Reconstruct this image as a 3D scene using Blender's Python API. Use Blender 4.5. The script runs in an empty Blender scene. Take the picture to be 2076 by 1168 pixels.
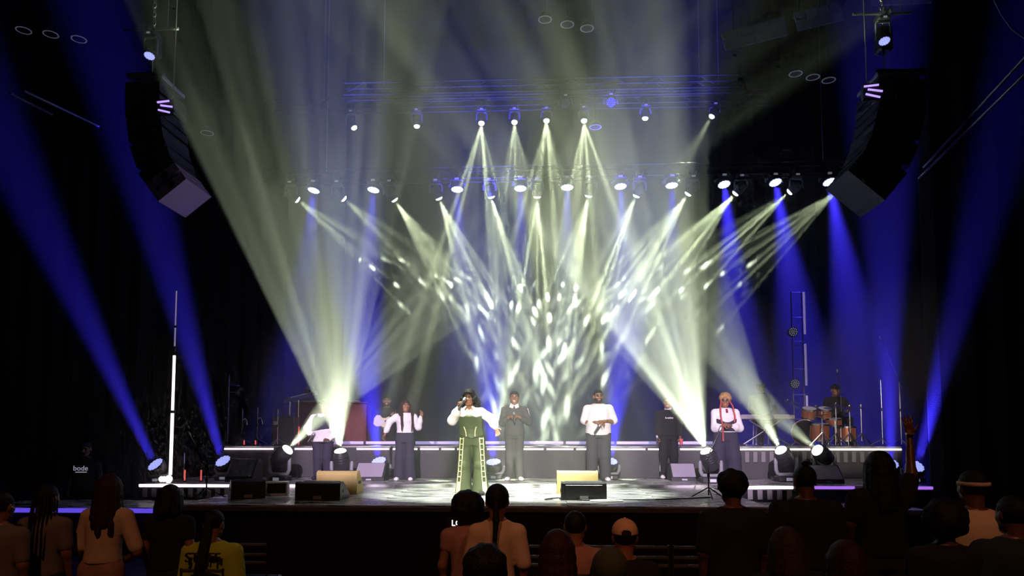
import bpy, math, random
import numpy as np
from mathutils import Vector, Matrix, Euler

# ------------------------------------------------------------------ camera, world, exposure
sc = bpy.context.scene
C = sc.collection
random.seed(4)
sc.view_settings.view_transform = 'Standard'
sc.view_settings.look = 'None'
sc.view_settings.exposure = 0.0
sc.view_settings.gamma = 1.0
sc.view_settings.use_curve_mapping = False
F = 1450.0
PITCH, YAW, HZ = math.radians(4), math.radians(2.5), 881.0
CAM = Vector((0, 0, 1.95))
CY = HZ - F * math.tan(PITCH)
cd = bpy.data.cameras.new('camera')
co = bpy.data.objects.new('camera', cd)
C.objects.link(co)
sc.camera = co
cd.sensor_width = 36
cd.lens = 36 * F / 2076
cd.shift_y = (CY - 584) / 2076
co.location = CAM
co.rotation_euler = Euler((math.pi / 2 + PITCH, 0, YAW), 'XYZ')
CR = co.rotation_euler.to_matrix()
wd = bpy.data.worlds.new('world')
sc.world = wd
wd.use_nodes = True
wd.node_tree.nodes['Background'].inputs[0].default_value = (0.02, 0.02, 0.06, 1)
wd.node_tree.nodes['Background'].inputs[1].default_value = 0.0
sc.cycles.adaptive_threshold = 0.04
sc.cycles.adaptive_min_samples = 12
sc.cycles.max_bounces = 2
sc.cycles.diffuse_bounces = 1
sc.cycles.glossy_bounces = 1
sc.cycles.volume_bounces = 0
sc.cycles.transparent_max_bounces = 6
sc.cycles.sample_clamp_indirect = 4.0


def ray(px, py):
    return CR @ Vector(((px - 1038) / F, -(py - CY) / F, -1))


def U(px, py, Y):                    # point on the ray of a pixel at stage depth Y
    d = ray(px, py)
    return CAM + d * ((Y - CAM.y) / d.y)


def UZ(px, py, Z):                   # point on the ray of a pixel at height Z
    d = ray(px, py)
    return CAM + d * ((Z - CAM.z) / d.z)


# light levels (watts) and colours
WHITE = (0.85, 1.0, 0.6)
FLOORW = (0.88, 1.0, 0.68)
BLUE = (0.045, 0.03, 1.0)
P_TRUSS, P_UPPER, P_FLOOR, P_WASH, P_TOPBLUE = 26000, 6500, 13000, 30000, 20000
HAZE = 0.04
ZS, ZP, ZR, ZL = 1.0, 1.05, 1.68, 0.76        # apron, platform, riser, low ledge heights
YA, YP, YR, YT, YB = 9.6, 12.9, 15.0, 18.5, 19.8  # apron front, platform front, riser front, trusses, backdrop


# ------------------------------------------------------------------ helpers
def tag(o, label=None, cat=None, group=None, kind=None):
    for k, v in (('label', label), ('category', cat), ('group', group), ('kind', kind)):
        if v:
            o[k] = v
    return o


def empty(name, loc, label, cat, group=None, rz=0.0):
    o = bpy.data.objects.new(name, None)
    C.objects.link(o)
    o.location = loc
    o.rotation_euler = (0, 0, rz)
    o.empty_display_size = 0.1
    return tag(o, label, cat, group)


MATS = {}


def mat(name, col, rough=0.7, metal=0.0, emit=0.0, bump=0.0, scale=40.0, var=0.0, spec=None, ecol=None):
    if name in MATS:
        return MATS[name]
    m = bpy.data.materials.new(name)
    m.use_nodes = True
    nt = m.node_tree
    b = nt.nodes['Principled BSDF']
    b.inputs['Base Color'].default_value = (*col, 1)
    b.inputs['Roughness'].default_value = rough
    b.inputs['Metallic'].default_value = metal
    if spec is not None:
        b.inputs['Specular IOR Level'].default_value = spec
    if emit:
        b.inputs['Emission Color'].default_value = (*(ecol or col), 1)
        b.inputs['Emission Strength'].default_value = emit
        m.cycles.emission_sampling = 'NONE'
    if bump or var:
        tc = nt.nodes.new('ShaderNodeTexCoord')
        n = nt.nodes.new('ShaderNodeTexNoise')
        n.inputs['Scale'].default_value = scale
        n.inputs['Detail'].default_value = 3
        nt.links.new(tc.outputs['Object'], n.inputs['Vector'])
        if bump:
            bp = nt.nodes.new('ShaderNodeBump')
            bp.inputs['Strength'].default_value = bump
            bp.inputs['Distance'].default_value = 0.02
            nt.links.new(n.outputs['Fac'], bp.inputs['Height'])
            nt.links.new(bp.outputs['Normal'], b.inputs['Normal'])
        if var:
            mr = nt.nodes.new('ShaderNodeMapRange')
            mr.inputs[1].default_value = 0.3
            mr.inputs[2].default_value = 0.7
            mr.inputs[3].default_value = 1 - var
            mr.inputs[4].default_value = 1 + var
            nt.links.new(n.outputs['Fac'], mr.inputs[0])
            vm = nt.nodes.new('ShaderNodeVectorMath')
            vm.operation = 'SCALE'
            vm.inputs[0].default_value = col
            nt.links.new(mr.outputs[0], vm.inputs['Scale'])
            nt.links.new(vm.outputs[0], b.inputs['Base Color'])
    MATS[name] = m
    return m


class MB:
    """collects shapes into one mesh"""
    def __init__(self):
        self.v, self.f = [], []

    def add(self, v, f):
        n = len(self.v)
        self.v += [tuple(p) for p in v]
        self.f += [tuple(i + n for i in q) for q in f]
        return self

    def box(self, c, s, rot=None, bev=0.0):
        hx, hy, hz = s[0] / 2, s[1] / 2, s[2] / 2
        if bev <= 0:
            v = [Vector((x, y, z)) for x in (-hx, hx) for y in (-hy, hy) for z in (-hz, hz)]
            f = [(0, 1, 3, 2), (4, 6, 7, 5), (0, 4, 5, 1), (2, 3, 7, 6), (0, 2, 6, 4), (1, 5, 7, 3)]
        else:
            v, f = [], []
            b = min(bev, hx * .9, hy * .9, hz * .9)
            prof = [(-hz, b), (-hz + b, 0), (hz - b, 0), (hz, b)]
            for z, i in prof:
                x, y = hx - i, hy - i
                v += [Vector(p + (z,)) for p in ((-x + b, -y), (x - b, -y), (x, -y + b), (x, y - b), (x - b, y), (-x + b, y), (-x, y - b), (-x, -y + b))]
            for k in range(3):
                for j in range(8):
                    f.append((k * 8 + j, k * 8 + (j + 1) % 8, k * 8 + 8 + (j + 1) % 8, k * 8 + 8 + j))
            f.append(tuple(range(7, -1, -1)))
            f.append(tuple(range(24, 32)))
        if rot is not None:
            v = [rot @ p for p in v]
        c = Vector(c)
        return self.add([p + c for p in v], f)

    def tube(self, pts, r, n=8, cap=True):
        pts = [Vector(p) for p in pts]
        rs = r if isinstance(r, (list, tuple)) else [r] * len(pts)
        v, f = [], []
        prev = None
        for i, p in enumerate(pts):
            t = (pts[min(i + 1, len(pts) - 1)] - pts[max(i - 1, 0)])
            t = t.normalized() if t.length > 1e-9 else Vector((0, 0, 1))
            if prev is None:
                a = t.orthogonal().normalized()
            else:
                a = (prev - t * prev.dot(t))
                a = a.normalized() if a.length > 1e-6 else t.orthogonal().normalized()
            prev = a
            b = t.cross(a)
            for k in range(n):
                g = 2 * math.pi * k / n
                v.append(p + (a * math.cos(g) + b * math.sin(g)) * rs[i])
        for i in range(len(pts) - 1):
            for k in range(n):
                f.append((i * n + k, i * n + (k + 1) % n, (i + 1) * n + (k + 1) % n, (i + 1) * n + k))
        if cap:
            f.append(tuple(range(n - 1, -1, -1)))
            f.append(tuple(range((len(pts) - 1) * n, len(pts) * n)))
        return self.add(v, f)

    def lathe(self, prof, c=(0, 0, 0), axis=(0, 0, 1), n=20, cap=True):
        """prof: (radius, height) pairs along the axis"""
        q = Vector((0, 0, 1)).rotation_difference(Vector(axis).normalized())
        c = Vector(c)
        v, f = [], []
        for r, h in prof:
            for k in range(n):
                g = 2 * math.pi * k / n
                v.append(c + q @ Vector((max(r, 1e-4) * math.cos(g), max(r, 1e-4) * math.sin(g), h)))
        for i in range(len(prof) - 1):
            for k in range(n):
                f.append((i * n + k, i * n + (k + 1) % n, (i + 1) * n + (k + 1) % n, (i + 1) * n + k))
        if cap:
            f.append(tuple(range(n - 1, -1, -1)))
            f.append(tuple(range((len(prof) - 1) * n, len(prof) * n)))
        return self.add(v, f)

    def prism(self, poly, x0, x1, mtx=None):
        """poly: (y, z) outline swept along x"""
        n = len(poly)
        v = [Vector((x0, y, z)) for y, z in poly] + [Vector((x1, y, z)) for y, z in poly]
        f = [(i, (i + 1) % n, n + (i + 1) % n, n + i) for i in range(n)]
        f += [tuple(range(n - 1, -1, -1)), tuple(range(n, 2 * n))]
        if mtx is not None:
            v = [mtx @ p for p in v]
        return self.add(v, f)

    def build(self, name, m, parent=None, smooth=False, loc=None):
        me = bpy.data.meshes.new(name)
        me.from_pydata(self.v, [], self.f)
        me.materials.append(m)
        if smooth:
            me.shade_smooth()
            try:
                me.set_sharp_from_angle(angle=math.radians(40))
            except Exception:
                pass
        o = bpy.data.objects.new(name, me)
        C.objects.link(o)
        if parent is not None:
            o.parent = parent
        if loc is not None:
            o.location = loc
        return o


def link_mesh(name, me, parent, loc=None, rot=None):
    o = bpy.data.objects.new(name, me)
    C.objects.link(o)
    o.parent = parent
    if loc is not None:
        o.location = loc
    if rot is not None:
        o.rotation_euler = rot
    return o


ORD = 'first second third fourth fifth sixth seventh eighth ninth tenth eleventh twelfth thirteenth fourteenth'.split()

# ------------------------------------------------------------------ materials
M_BLACK = mat('black paint', (0.012, 0.012, 0.014), 0.45)
M_CASE = mat('dark fixture plastic', (0.025, 0.025, 0.03), 0.4)
M_CLOTH = mat('black drape', (0.012, 0.012, 0.015), 0.95, bump=0.3, scale=60, spec=0.1)
M_SKIRT = mat('grey stage skirt', (0.06, 0.056, 0.062), 0.85, bump=0.2, scale=50, var=0.15)
M_TAB = mat('pale tab for light on pleats', (0.2, 0.19, 0.2), 0.7)  # pale boxes put in for light reflecting off the skirt pleats
M_STEEL = mat('chrome steel', (0.75, 0.75, 0.78), 0.22, 1.0)
M_ALU = mat('dull aluminium', (0.42, 0.42, 0.45), 0.45, 0.8)
M_GRILLE = mat('speaker grille', (0.05, 0.05, 0.055), 0.6, bump=0.3, scale=300)
M_TAN = mat('tan speaker cover', (0.55, 0.43, 0.16), 0.7, bump=0.2, scale=120, var=0.1)
M_STRIP = mat('lit led strip', (1, 0.78, 0.9), 0.5, emit=2.2)
M_STRIPW = mat('lit warm led strip', (1, 0.9, 0.78), 0.5, emit=2.6)
M_STRIPP = mat('lit violet led strip', (0.42, 0.16, 0.9), 0.5, emit=1.0)
M_EDGEB = mat('emissive blue edge trim', (0.14, 0.08, 0.9), 0.5, emit=0.8)  # glowing blue for the edge trim of the left ledge
M_LENS = mat('lit white lens', (0.95, 1.0, 0.85), 0.3, emit=6.0)
M_LENSB = mat('lit blue-white lens cell', (0.38, 0.42, 1.0), 0.3, emit=1.0)
M_LENSBB = mat('lit blue lens', (0.55, 0.6, 1.0), 0.3, emit=2.6)
M_DARKLENS = mat('unlit lens', (0.2, 0.2, 0.32), 0.3)
M_RED = mat('lit red tube', (1, 0.12, 0.1), 0.5, emit=0.8)


# ------------------------------------------------------------------ spot lights with gobos
def spot(src, tgt, ang, power, col, gobo=None, blend=.15, seed=0, rad=.04, parent=None, name='beam'):
    l = bpy.data.lights.new(name, 'SPOT')
    l.energy = power
    l.color = col
    l.spot_size = math.radians(ang * 2)
    l.spot_blend = blend
    l.shadow_soft_size = rad
    o = bpy.data.objects.new(name, l)
    C.objects.link(o)
    o.location = src
    o.rotation_euler = (tgt - src).to_track_quat('-Z', 'Y').to_euler()
    if parent is not None:
        o.parent = parent
        o.matrix_parent_inverse = Matrix.Translation(-parent.location)
    if gobo:
        l.use_nodes = True
        nt = l.node_tree
        em = nt.nodes['Emission']
        tc = nt.nodes.new('ShaderNodeTexCoord')
        sx = nt.nodes.new('ShaderNodeSeparateXYZ')
        nt.links.new(tc.outputs['Normal'], sx.inputs[0])

        def MT(op, a, b=None):
            n = nt.nodes.new('ShaderNodeMath')
            n.operation = op
            for i, x in enumerate((a, b)):
                if x is None:
                    continue
                if isinstance(x, (int, float)):
                    n.inputs[i].default_value = x
                else:
                    nt.links.new(x, n.inputs[i])
            return n.outputs[0]

        k = 1 / math.tan(math.radians(ang))
        u = MT('MULTIPLY', MT('DIVIDE', sx.outputs[0], sx.outputs[2]), k)
        v = MT('MULTIPLY', MT('DIVIDE', sx.outputs[1], sx.outputs[2]), k)
        cx = nt.nodes.new('ShaderNodeCombineXYZ')
        nt.links.new(u, cx.inputs[0])
        nt.links.new(v, cx.inputs[1])
        cx.inputs[2].default_value = seed * 1.7

        def ramp(x, a, b, lo, hi):
            mr = nt.nodes.new('ShaderNodeMapRange')
            nt.links.new(x, mr.inputs[0])
            for i, q in enumerate((a, b, lo, hi)):
                mr.inputs[i + 1].default_value = q
            return mr.outputs[0]

        n = nt.nodes.new('ShaderNodeTexNoise')
        nt.links.new(cx.outputs[0], n.inputs['Vector'])
        if gobo == 'streak':
            n.inputs['Scale'].default_value = 4.6
            n.inputs['Detail'].default_value = 2.0
            s = ramp(n.outputs['Fac'], .46, .61, .06, 2.0)
        else:
            n.inputs['Scale'].default_value = 5.0
            n.inputs['Detail'].default_value = 1.0
            s1 = ramp(n.outputs['Fac'], .48, .68, .0, .35)
            w = nt.nodes.new('ShaderNodeTexVoronoi')
            w.voronoi_dimensions = '2D'
            w.inputs['Scale'].default_value = 1.75
            ad = nt.nodes.new('ShaderNodeVectorMath')
            ad.inputs[1].default_value = (seed * 3.37, seed * 1.91, 0)
            nt.links.new(cx.outputs[0], ad.inputs[0])
            nt.links.new(ad.outputs[0], w.inputs['Vector'])
            s2 = ramp(w.outputs['Distance'], .0, .135, 22.0, 0.0)
            sr = nt.nodes.new('ShaderNodeSeparateColor')
            nt.links.new(w.outputs['Color'], sr.inputs[0])
            s = MT('ADD', s1, MT('MULTIPLY', s2, MT('ADD', .25, sr.outputs[0])))
        nt.links.new(s, em.inputs['Strength'])
    return o


# ------------------------------------------------------------------ the setting
def struct(o, label=None):
    return tag(o, label, None, None, 'structure')


M_FLOOR = mat('dark hall floor', (0.012, 0.011, 0.012), 0.6, bump=0.1, scale=8)
M_WALL = mat('black hall wall', (0.008, 0.008, 0.012), 0.9)
XL, XR = -15.0, 15.0
struct(MB().box((0, 5, -.1), (XR - XL, 36, .2)).build('floor', M_FLOOR), 'dark hall floor in front of the stage')
struct(MB().box((0, 5, 15.1), (XR - XL, 36, .2)).build('ceiling', M_WALL), 'black hall ceiling')
struct(MB().box((XL - .1, 5, 7.5), (.2, 36, 15)).build('wall_left', M_WALL), 'black left wall of the hall')
struct(MB().box((XR + .1, 5, 7.5), (.2, 36, 15)).build('wall_right', M_WALL), 'black right wall of the hall')
struct(MB().box((0, 23.1, 7.5), (XR - XL, .2, 15)).build('wall_back', M_WALL), 'black rear wall behind the backdrop')
struct(MB().box((0, -13.1, 7.5), (XR - XL, .2, 15)).build('wall_front', M_WALL), 'black wall behind the audience')


def pleated(x0, x1, y, z0, z1, amp, period, name, m, parent=None, ang=0.0):
    n = int(abs(x1 - x0) / (period / 6))
    v, f = [], []
    for i in range(n + 1):
        t = i / n
        x = x0 + (x1 - x0) * t
        dy = amp * (math.sin(2 * math.pi * (x / period)) + .4 * math.sin(2 * math.pi * x / period * 2.3 + 1)) + ang * t
        for z in (z0, z1):
            for d in (0, .02):
                v.append((x, y + dy + d, z))
    for i in range(n):
        a, b = 4 * i, 4 * i + 4
        f += [(a, b, b + 2, a + 2), (a + 1, a + 3, b + 3, b + 1), (a + 2, b + 2, b + 3, a + 3), (a, a + 1, b + 1, b)]
    f += [(0, 2, 3, 1), (4 * n, 4 * n + 1, 4 * n + 3, 4 * n + 2)]
    return MB().add(v, f).build(name, m, parent, smooth=True)


M_BACK = mat('dark backdrop cloth', (0.012, 0.012, 0.0155), 0.9, bump=0.15, scale=30, var=0.1, spec=0.1)
struct(pleated(-11.5, 11.5, YB, 0.0, 14.8, 0.03, 0.55, 'backdrop', M_BACK), 'dark cloth backdrop across the rear of the stage')
xr = U(1880, 700, 13.6).x
tag(pleated(xr, xr + 7.5, 13.6, 0, 9.0, .06, .5, 'side_curtain', M_CLOTH, ang=-1.2), 'black pleated side curtain right of the stage', 'curtain', 'side curtains')
xl = U(262, 700, 16.5).x
tag(pleated(xl - 6.0, xl, 16.5, 0, 9.0, .06, .5, 'side_curtain', M_CLOTH, ang=0.9), 'black pleated side curtain left of the stage', 'curtain', 'side curtains')

# stage decks -------------------------------------------------------
m = mat('glossy stage floor with painted light streaks', (0.15, 0.15, 0.16), 0.28)
nt = m.node_tree
tc = nt.nodes.new('ShaderNodeTexCoord')
mp = nt.nodes.new('ShaderNodeMapping')
mp.inputs['Scale'].default_value = (1.1, 5.5, 1)
ns = nt.nodes.new('ShaderNodeTexNoise')
ns.inputs['Scale'].default_value = 1.6
ns.inputs['Detail'].default_value = 3
nt.links.new(tc.outputs['Object'], mp.inputs['Vector'])
nt.links.new(mp.outputs[0], ns.inputs['Vector'])
bp = nt.nodes.new('ShaderNodeBump')
bp.inputs['Strength'].default_value = 0.35
bp.inputs['Distance'].default_value = 0.05
nt.links.new(ns.outputs['Fac'], bp.inputs['Height'])
nt.links.new(bp.outputs['Normal'], nt.nodes['Principled BSDF'].inputs['Normal'])
rr = nt.nodes.new('ShaderNodeMapRange')
rr.inputs[1].default_value = .35
rr.inputs[2].default_value = .65
rr.inputs[3].default_value = .12
rr.inputs[4].default_value = .5
nt.links.new(ns.outputs['Fac'], rr.inputs[0])
nt.links.new(rr.outputs[0], nt.nodes['Principled BSDF'].inputs['Roughness'])
streak_light = nt.nodes.new('ShaderNodeMapRange')  # pale streaks in the base colour stand in for reflected stage light
streak_light.inputs[1].default_value = .38
streak_light.inputs[2].default_value = .62
streak_light.inputs[3].default_value = .07
streak_light.inputs[4].default_value = .5
nt.links.new(ns.outputs['Fac'], streak_light.inputs[0])
nt.links.new(streak_light.outputs[0], nt.nodes['Principled BSDF'].inputs['Base Color'])
M_DECK = m
AX0, AX1 = UZ(385, 1017, ZS).x, UZ(1530, 1017, ZS).x
PX0, PX1 = U(285, 983, YP).x, U(1888, 988, YP).x
PITCH_W = (AX1 - AX0) / 6


def deck(name, x0, x1, y0, y1, z0, z1, label, cols, rows, face, lip):
    """stage deck: dark frame, separate deck panels on top, cloth front"""
    root = empty(name, ((x0 + x1) / 2, (y0 + y1) / 2, 0), label, 'stage')
    root['kind'] = 'structure'
    del root['category']
    cx, cyy = root.location.x, root.location.y
    MB().box((0, 0, (z0 + z1 - .05) / 2), (x1 - x0, y1 - y0, z1 - z0 - .05)).build('frame', face, root)
    w, d = (x1 - x0) / cols, (y1 - y0) / rows
    me = None
    for i in range(cols):
        for j in range(rows):
            p = (x0 + w * (i + .5) - cx, y0 + d * (j + .5) - cyy, z1 - .025)
            if me is None:
                o = MB().box((0, 0, 0), (w - .006, d - .006, .05), bev=.004).build('deck_panel', M_DECK, root)
                me = o.data
                o.location = p
            else:
                link_mesh('deck_panel', me, root, p)
    if lip:
        MB().box((0, -(y1 - y0) / 2 - .02, z1 - .05), (x1 - x0, .05, .07), bev=.012).build('edge_trim', lip, root)
    return root


M_LIP = mat('deck edge trim', (0.1, 0.1, 0.12), 0.3)
deck('stage_apron', AX0, AX1, YA, YP, 0, ZS, 'glossy stage apron jutting towards the audience', 6, 3, M_CLOTH, M_LIP)
deck('stage_platform', PX0, PX1, YP, YB - .12, 0, ZP, 'wide main stage platform the singers stand on', 9, 5, M_CLOTH, None)
lx0, lx1 = UZ(20, 1019, ZL).x, AX0 - .02
deck('stage_ledge', lx0, lx1, 11.5, YP - .05, 0, ZL, 'low blue-edged ledge left of the stage apron', 3, 1, M_CLOTH, M_EDGEB)
rx0, rx1 = AX1 + .02, U(1885, 1030, 11.6).x
deck('stage_ledge', rx0, rx1, 11.6, YP - .05, 0, ZL, 'low ledge right of the stage apron', 3, 1, M_CLOTH, M_LIP)


def riser(x0, x1, y0, y1, z1, label, strip, tabs, segs):
    root = empty('riser', ((x0 + x1) / 2, (y0 + y1) / 2, ZP), label, 'riser')
    cx, cyy = root.location.x, root.location.y
    MB().box((0, 0, (z1 - ZP) / 2), (x1 - x0, y1 - y0, z1 - ZP)).build('frame', M_SKIRT, root)
    MB().box((0, 0, z1 - ZP + .01), (x1 - x0, y1 - y0, .02)).build('top_panel', M_DECK, root)
    o = pleated(x0 + .01, x1 - .01, y0 - .05, ZP + .005, z1 - .07, .012, .42, 'skirt', M_SKIRT, root)
    o.location = (-cx, -cyy, -ZP)
    for a, b in segs:
        MB().box(((a + b) / 2 - cx, y0 - .06 - cyy, z1 - .035 - ZP), (b - a, .04, .035)).build('led_strip', strip, root)
    if tabs:
        me = None
        x = x0 + .15
        while x < x1 - .1:
            if me is None:
                t = MB().box((0, 0, 0), (.085, .012, .22), bev=.005).build('pleat_light_tab', M_TAB, root)
                me = t.data
                t.location = (x - cx, y0 - .085 - cyy, z1 - .19 - ZP)
            else:
                link_mesh('pleat_light_tab', me, root, (x - cx, y0 - .085 - cyy, z1 - .19 - ZP))
            x += .165
    return root


def XR_(px, y=908, Y=YR):
    return U(px, y, Y).x


riser(XR_(455), XR_(792), YR, 16.3, ZR, 'left riser with grey skirt below the keyboard stand', M_STRIP, False,
      [(XR_(458), XR_(556)), (XR_(600), XR_(640)), (XR_(725), XR_(790))])
g = [795, 850, 893, 925, 985, 1040, 1105, 1165, 1230, 1310, 1375, 1440, 1462]
riser(XR_(795), XR_(1462), YR, 16.3, ZR, 'long centre riser behind the backing singers', M_STRIP, False,
      [(XR_(a + 3), XR_(b - 3)) for a, b in zip(g[:-1], g[1:])])
riser(XR_(1497), XR_(1828), YR, 18.4, ZR, 'right riser carrying drum kit and keyboard', M_STRIPW, True,
      [(XR_(1498), XR_(1568)), (XR_(1600), XR_(1640)), (XR_(1676), XR_(1700)), (XR_(1702), XR_(1824))])

# platform front strips with pale tabs standing in for light on the pleats
for a, b, lab, mm, tabs in ((285, 470, 'long pink led strip on platform edge below lit pole', M_STRIP, 1),
                            (472, 600, 'pink led strip on platform edge behind the left wedge', M_STRIP, 0),
                            (1508, 1606, 'pink led strip on platform edge with pale tabs for lit pleats below', M_STRIP, 1),
                            (1650, 1730, 'thin violet led strip under the purple right wedge', M_STRIPP, 0),
                            (1836, 1888, 'short violet led strip at the right platform end', M_STRIPP, 0)):
    x0, x1 = U(a, 984, YP).x, U(b, 984, YP).x
    r = empty('edge_light', ((x0 + x1) / 2, YP - .03, ZP - .1), lab, 'led strip', 'led strips on the platform edge')
    MB().box((0, -.015, .07), (x1 - x0, .04, .05), bev=.006).build('led_strip', mm, r)
    MB().box((0, .005, .035), (x1 - x0, .04, .02)).build('rail', M_ALU, r)
    if tabs:
        me = None
        x = -(x1 - x0) / 2 + .1
        while x < (x1 - x0) / 2:
            if me is None:
                t = MB().box((0, 0, 0), (.09, .012, .17), bev=.005).build('pleat_light_tab', M_TAB, r)
                me = t.data
                t.location = (x, .0, -.06)
            else:
                link_mesh('pleat_light_tab', me, r, (x, 0, -.06))
            x += .17

# bright tube at the back of the centre riser
r = empty('floor_tube_light', (U(1040, 897, 16.2).x, 16.2, ZR + .02), 'long horizontal lit tube along the rear of the centre riser', 'tube light')
xa, xb = U(640, 897, 16.2).x - r.location.x, U(1455, 897, 16.2).x - r.location.x
M_TUBEV = mat('violet tube', (0.6, 0.5, 1.0), 0.4, emit=0.55)
n = 8
for i in range(n):
    a, b = xa + (xb - xa) * i / n, xa + (xb - xa) * (i + 1) / n
    MB().tube([(a + .03, 0, .06), (b - .03, 0, .06)], .035).build('tube', M_TUBEV, r, True)
    MB().box((a, 0, .04), (.04, .08, .09)).build('bracket', M_CASE, r)


# ------------------------------------------------------------------ moving lights
def orient(d):
    return Vector((0, 0, 1)).rotation_difference(Vector(d).normalized())


def fixture(name, lens, d, label, cat, group, kind, foot=None, hang=None, sc_=1.0, lit=True):
    """moving head: base, yoke, head with lens. lens = world position of the lens centre, d = beam direction"""
    d = Vector(d).normalized()
    L = Vector(lens)
    hl = (.34 if kind == 'beam' else .2) * sc_
    hr = (.135 if kind == 'beam' else .17) * sc_
    piv = L - d * hl * .62
    base = Vector((piv.x, piv.y, foot if foot is not None else hang))
    up = 1 if foot is not None else -1
    root = empty(name, base, label, cat, group)
    P = lambda p: Vector(p) - base
    # head
    if kind == 'beam':
        prof = [(hr * .45, -hl), (hr * .85, -hl * .92), (hr, -hl * .6), (hr * .98, -hl * .2), (hr * .8, -hl * .05), (hr * .78, -.004)]
    else:
        prof = [(hr * .4, -hl), (hr * .8, -hl * .85), (hr * .98, -hl * .4), (hr, -hl * .1), (hr * .95, -.006)]
    head = MB().lathe(prof, P(L), d, 24).build('head', M_CASE, root, True)
    for k in range(3 if kind == 'beam' else 0):
        MB().lathe([(hr * 1.0, 0), (hr * 1.02, .004), (hr * 1.02, .014), (hr, .018)], P(L - d * hl * (.3 + .12 * k)), d, 24).build('cooling_fin', M_BLACK, head, True)
    # lens
    q = orient(d)
    if kind == 'beam':
        rl = hr * .72
        o = MB().lathe([(rl, -.006), (rl * .97, .012), (rl * .8, .03), (rl * .5, .042), (rl * .15, .047)], P(L), d, 24).build('lens', M_LENS if lit else M_DARKLENS, root, True)
    else:
        lm = {True: M_LENSB, 'bright': M_LENSBB, False: M_DARKLENS}[lit]
        cells = [(0, 0)] + [(.5 * math.cos(i * math.pi / 3), .5 * math.sin(i * math.pi / 3)) for i in range(6)]
        cells += [(.86 * math.cos(i * math.pi / 6), .86 * math.sin(i * math.pi / 6)) for i in range(12)]
        fp = MB().lathe([(hr * .93, -.008), (hr * .92, 0)], P(L), d, 24).build('lens_plate', M_BLACK, root)
        me = None
        for u, v in cells:
            p = P(L + q @ Vector((u * hr * .8, v * hr * .8, 0)))
            if me is None:
                o = MB().lathe([(hr * .2, 0), (hr * .19, .012), (hr * .12, .02)], (0, 0, 0), d, 8).build('lens_cell', lm, fp, True)
                me = o.data
                o.location = p
            else:
                link_mesh('lens_cell', me, fp, p)
    # yoke
    side = Vector((d.z, 0, -d.x))
    side = side.normalized() if side.length > .2 else Vector((1, 0, 0))
    if side.x < 0:
        side = -side
    side = Vector((side.x, 0, 0)).normalized()
    yw = hr + .035 * sc_
    bh = .09 * sc_
    zb = bh * up                                   # yoke bottom relative to base
    pz = P(piv)
    for s in (-1, 1):
        x = s * yw
        MB().tube([pz + side * x + Vector((0, 0, .04 * up)), pz + side * x, Vector((pz.x, pz.y, zb + .1 * sc_ * up)) + side * x * .98,
                   Vector((pz.x, pz.y, zb + .03 * sc_ * up)) + side * x * .8], [.02 * sc_, .03 * sc_, .032 * sc_, .03 * sc_], 8).build('yoke_arm', M_YOKE, root, True)
    MB().box(Vector((pz.x, pz.y, zb + .03 * sc_ * up)), (yw * 1.75, .09 * sc_, .05 * sc_), bev=.01).build('yoke_bridge', M_YOKE, root)
    b = MB().box((0, 0, bh / 2 * up), (.34 * sc_, .3 * sc_, bh), bev=.015).build('base', M_CASE, root)
    MB().box((0, -.152 * sc_, bh / 2 * up), (.1 * sc_, .008, bh * .55)).build('display', M_DISP, b)
    if hang is not None:
        for s in (-1, 1):
            MB().box((s * .09 * sc_, 0, .045), (.03, .4, .09)).build('clamp', M_CASE, root)
    return root


M_YOKE = mat('grey yoke plastic', (0.22, 0.22, 0.25), 0.45)
M_DISP = mat('fixture display', (0.5, 0.5, 0.6), 0.3, emit=0.25)

# floor beam lights: (lens px, py, depth, base-on, aim px, py, depth, half angle, power factor, label)
FL = [(583, 912, 13.6, 850, 630, 12.8, 11, .6, 'white floor beam light tilted over the vested singer'),
      (690, 915, 13.5, 645, 480, 12.3, 19, 1.0, 'white floor beam light right of the vested singer'),
      (1432, 915, 13.5, 1265, 480, 12.3, 20, 1.2, 'white floor beam light left of the red-braided singer'),
      (1583, 913, 13.9, 1468, 700, 12.9, 10, .65, 'white floor beam light in front of the keyboard'),
      (1657, 913, 13.9, 1560, 830, 13.2, 8, .2, 'white floor beam light in front of the bass drum')]
for i, (px, py, Y, tx, ty, tY, h, p, lab) in enumerate(FL):
    s, t = U(px, py, Y), U(tx, ty, tY)
    d = (t - s).normalized()
    body = Vector((d.x * .35, -.55, max(d.z, .6))).normalized() if False else d
    fx = fixture('floor_beam_light', s, d, lab, 'stage light', 'white beam lights on the stage floor', 'beam', foot=ZP, sc_=1.15)
    spot(s + d * .09, t, h, P_FLOOR * p, FLOORW, 'streak', seed=px, parent=fx, blend=.06)

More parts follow.
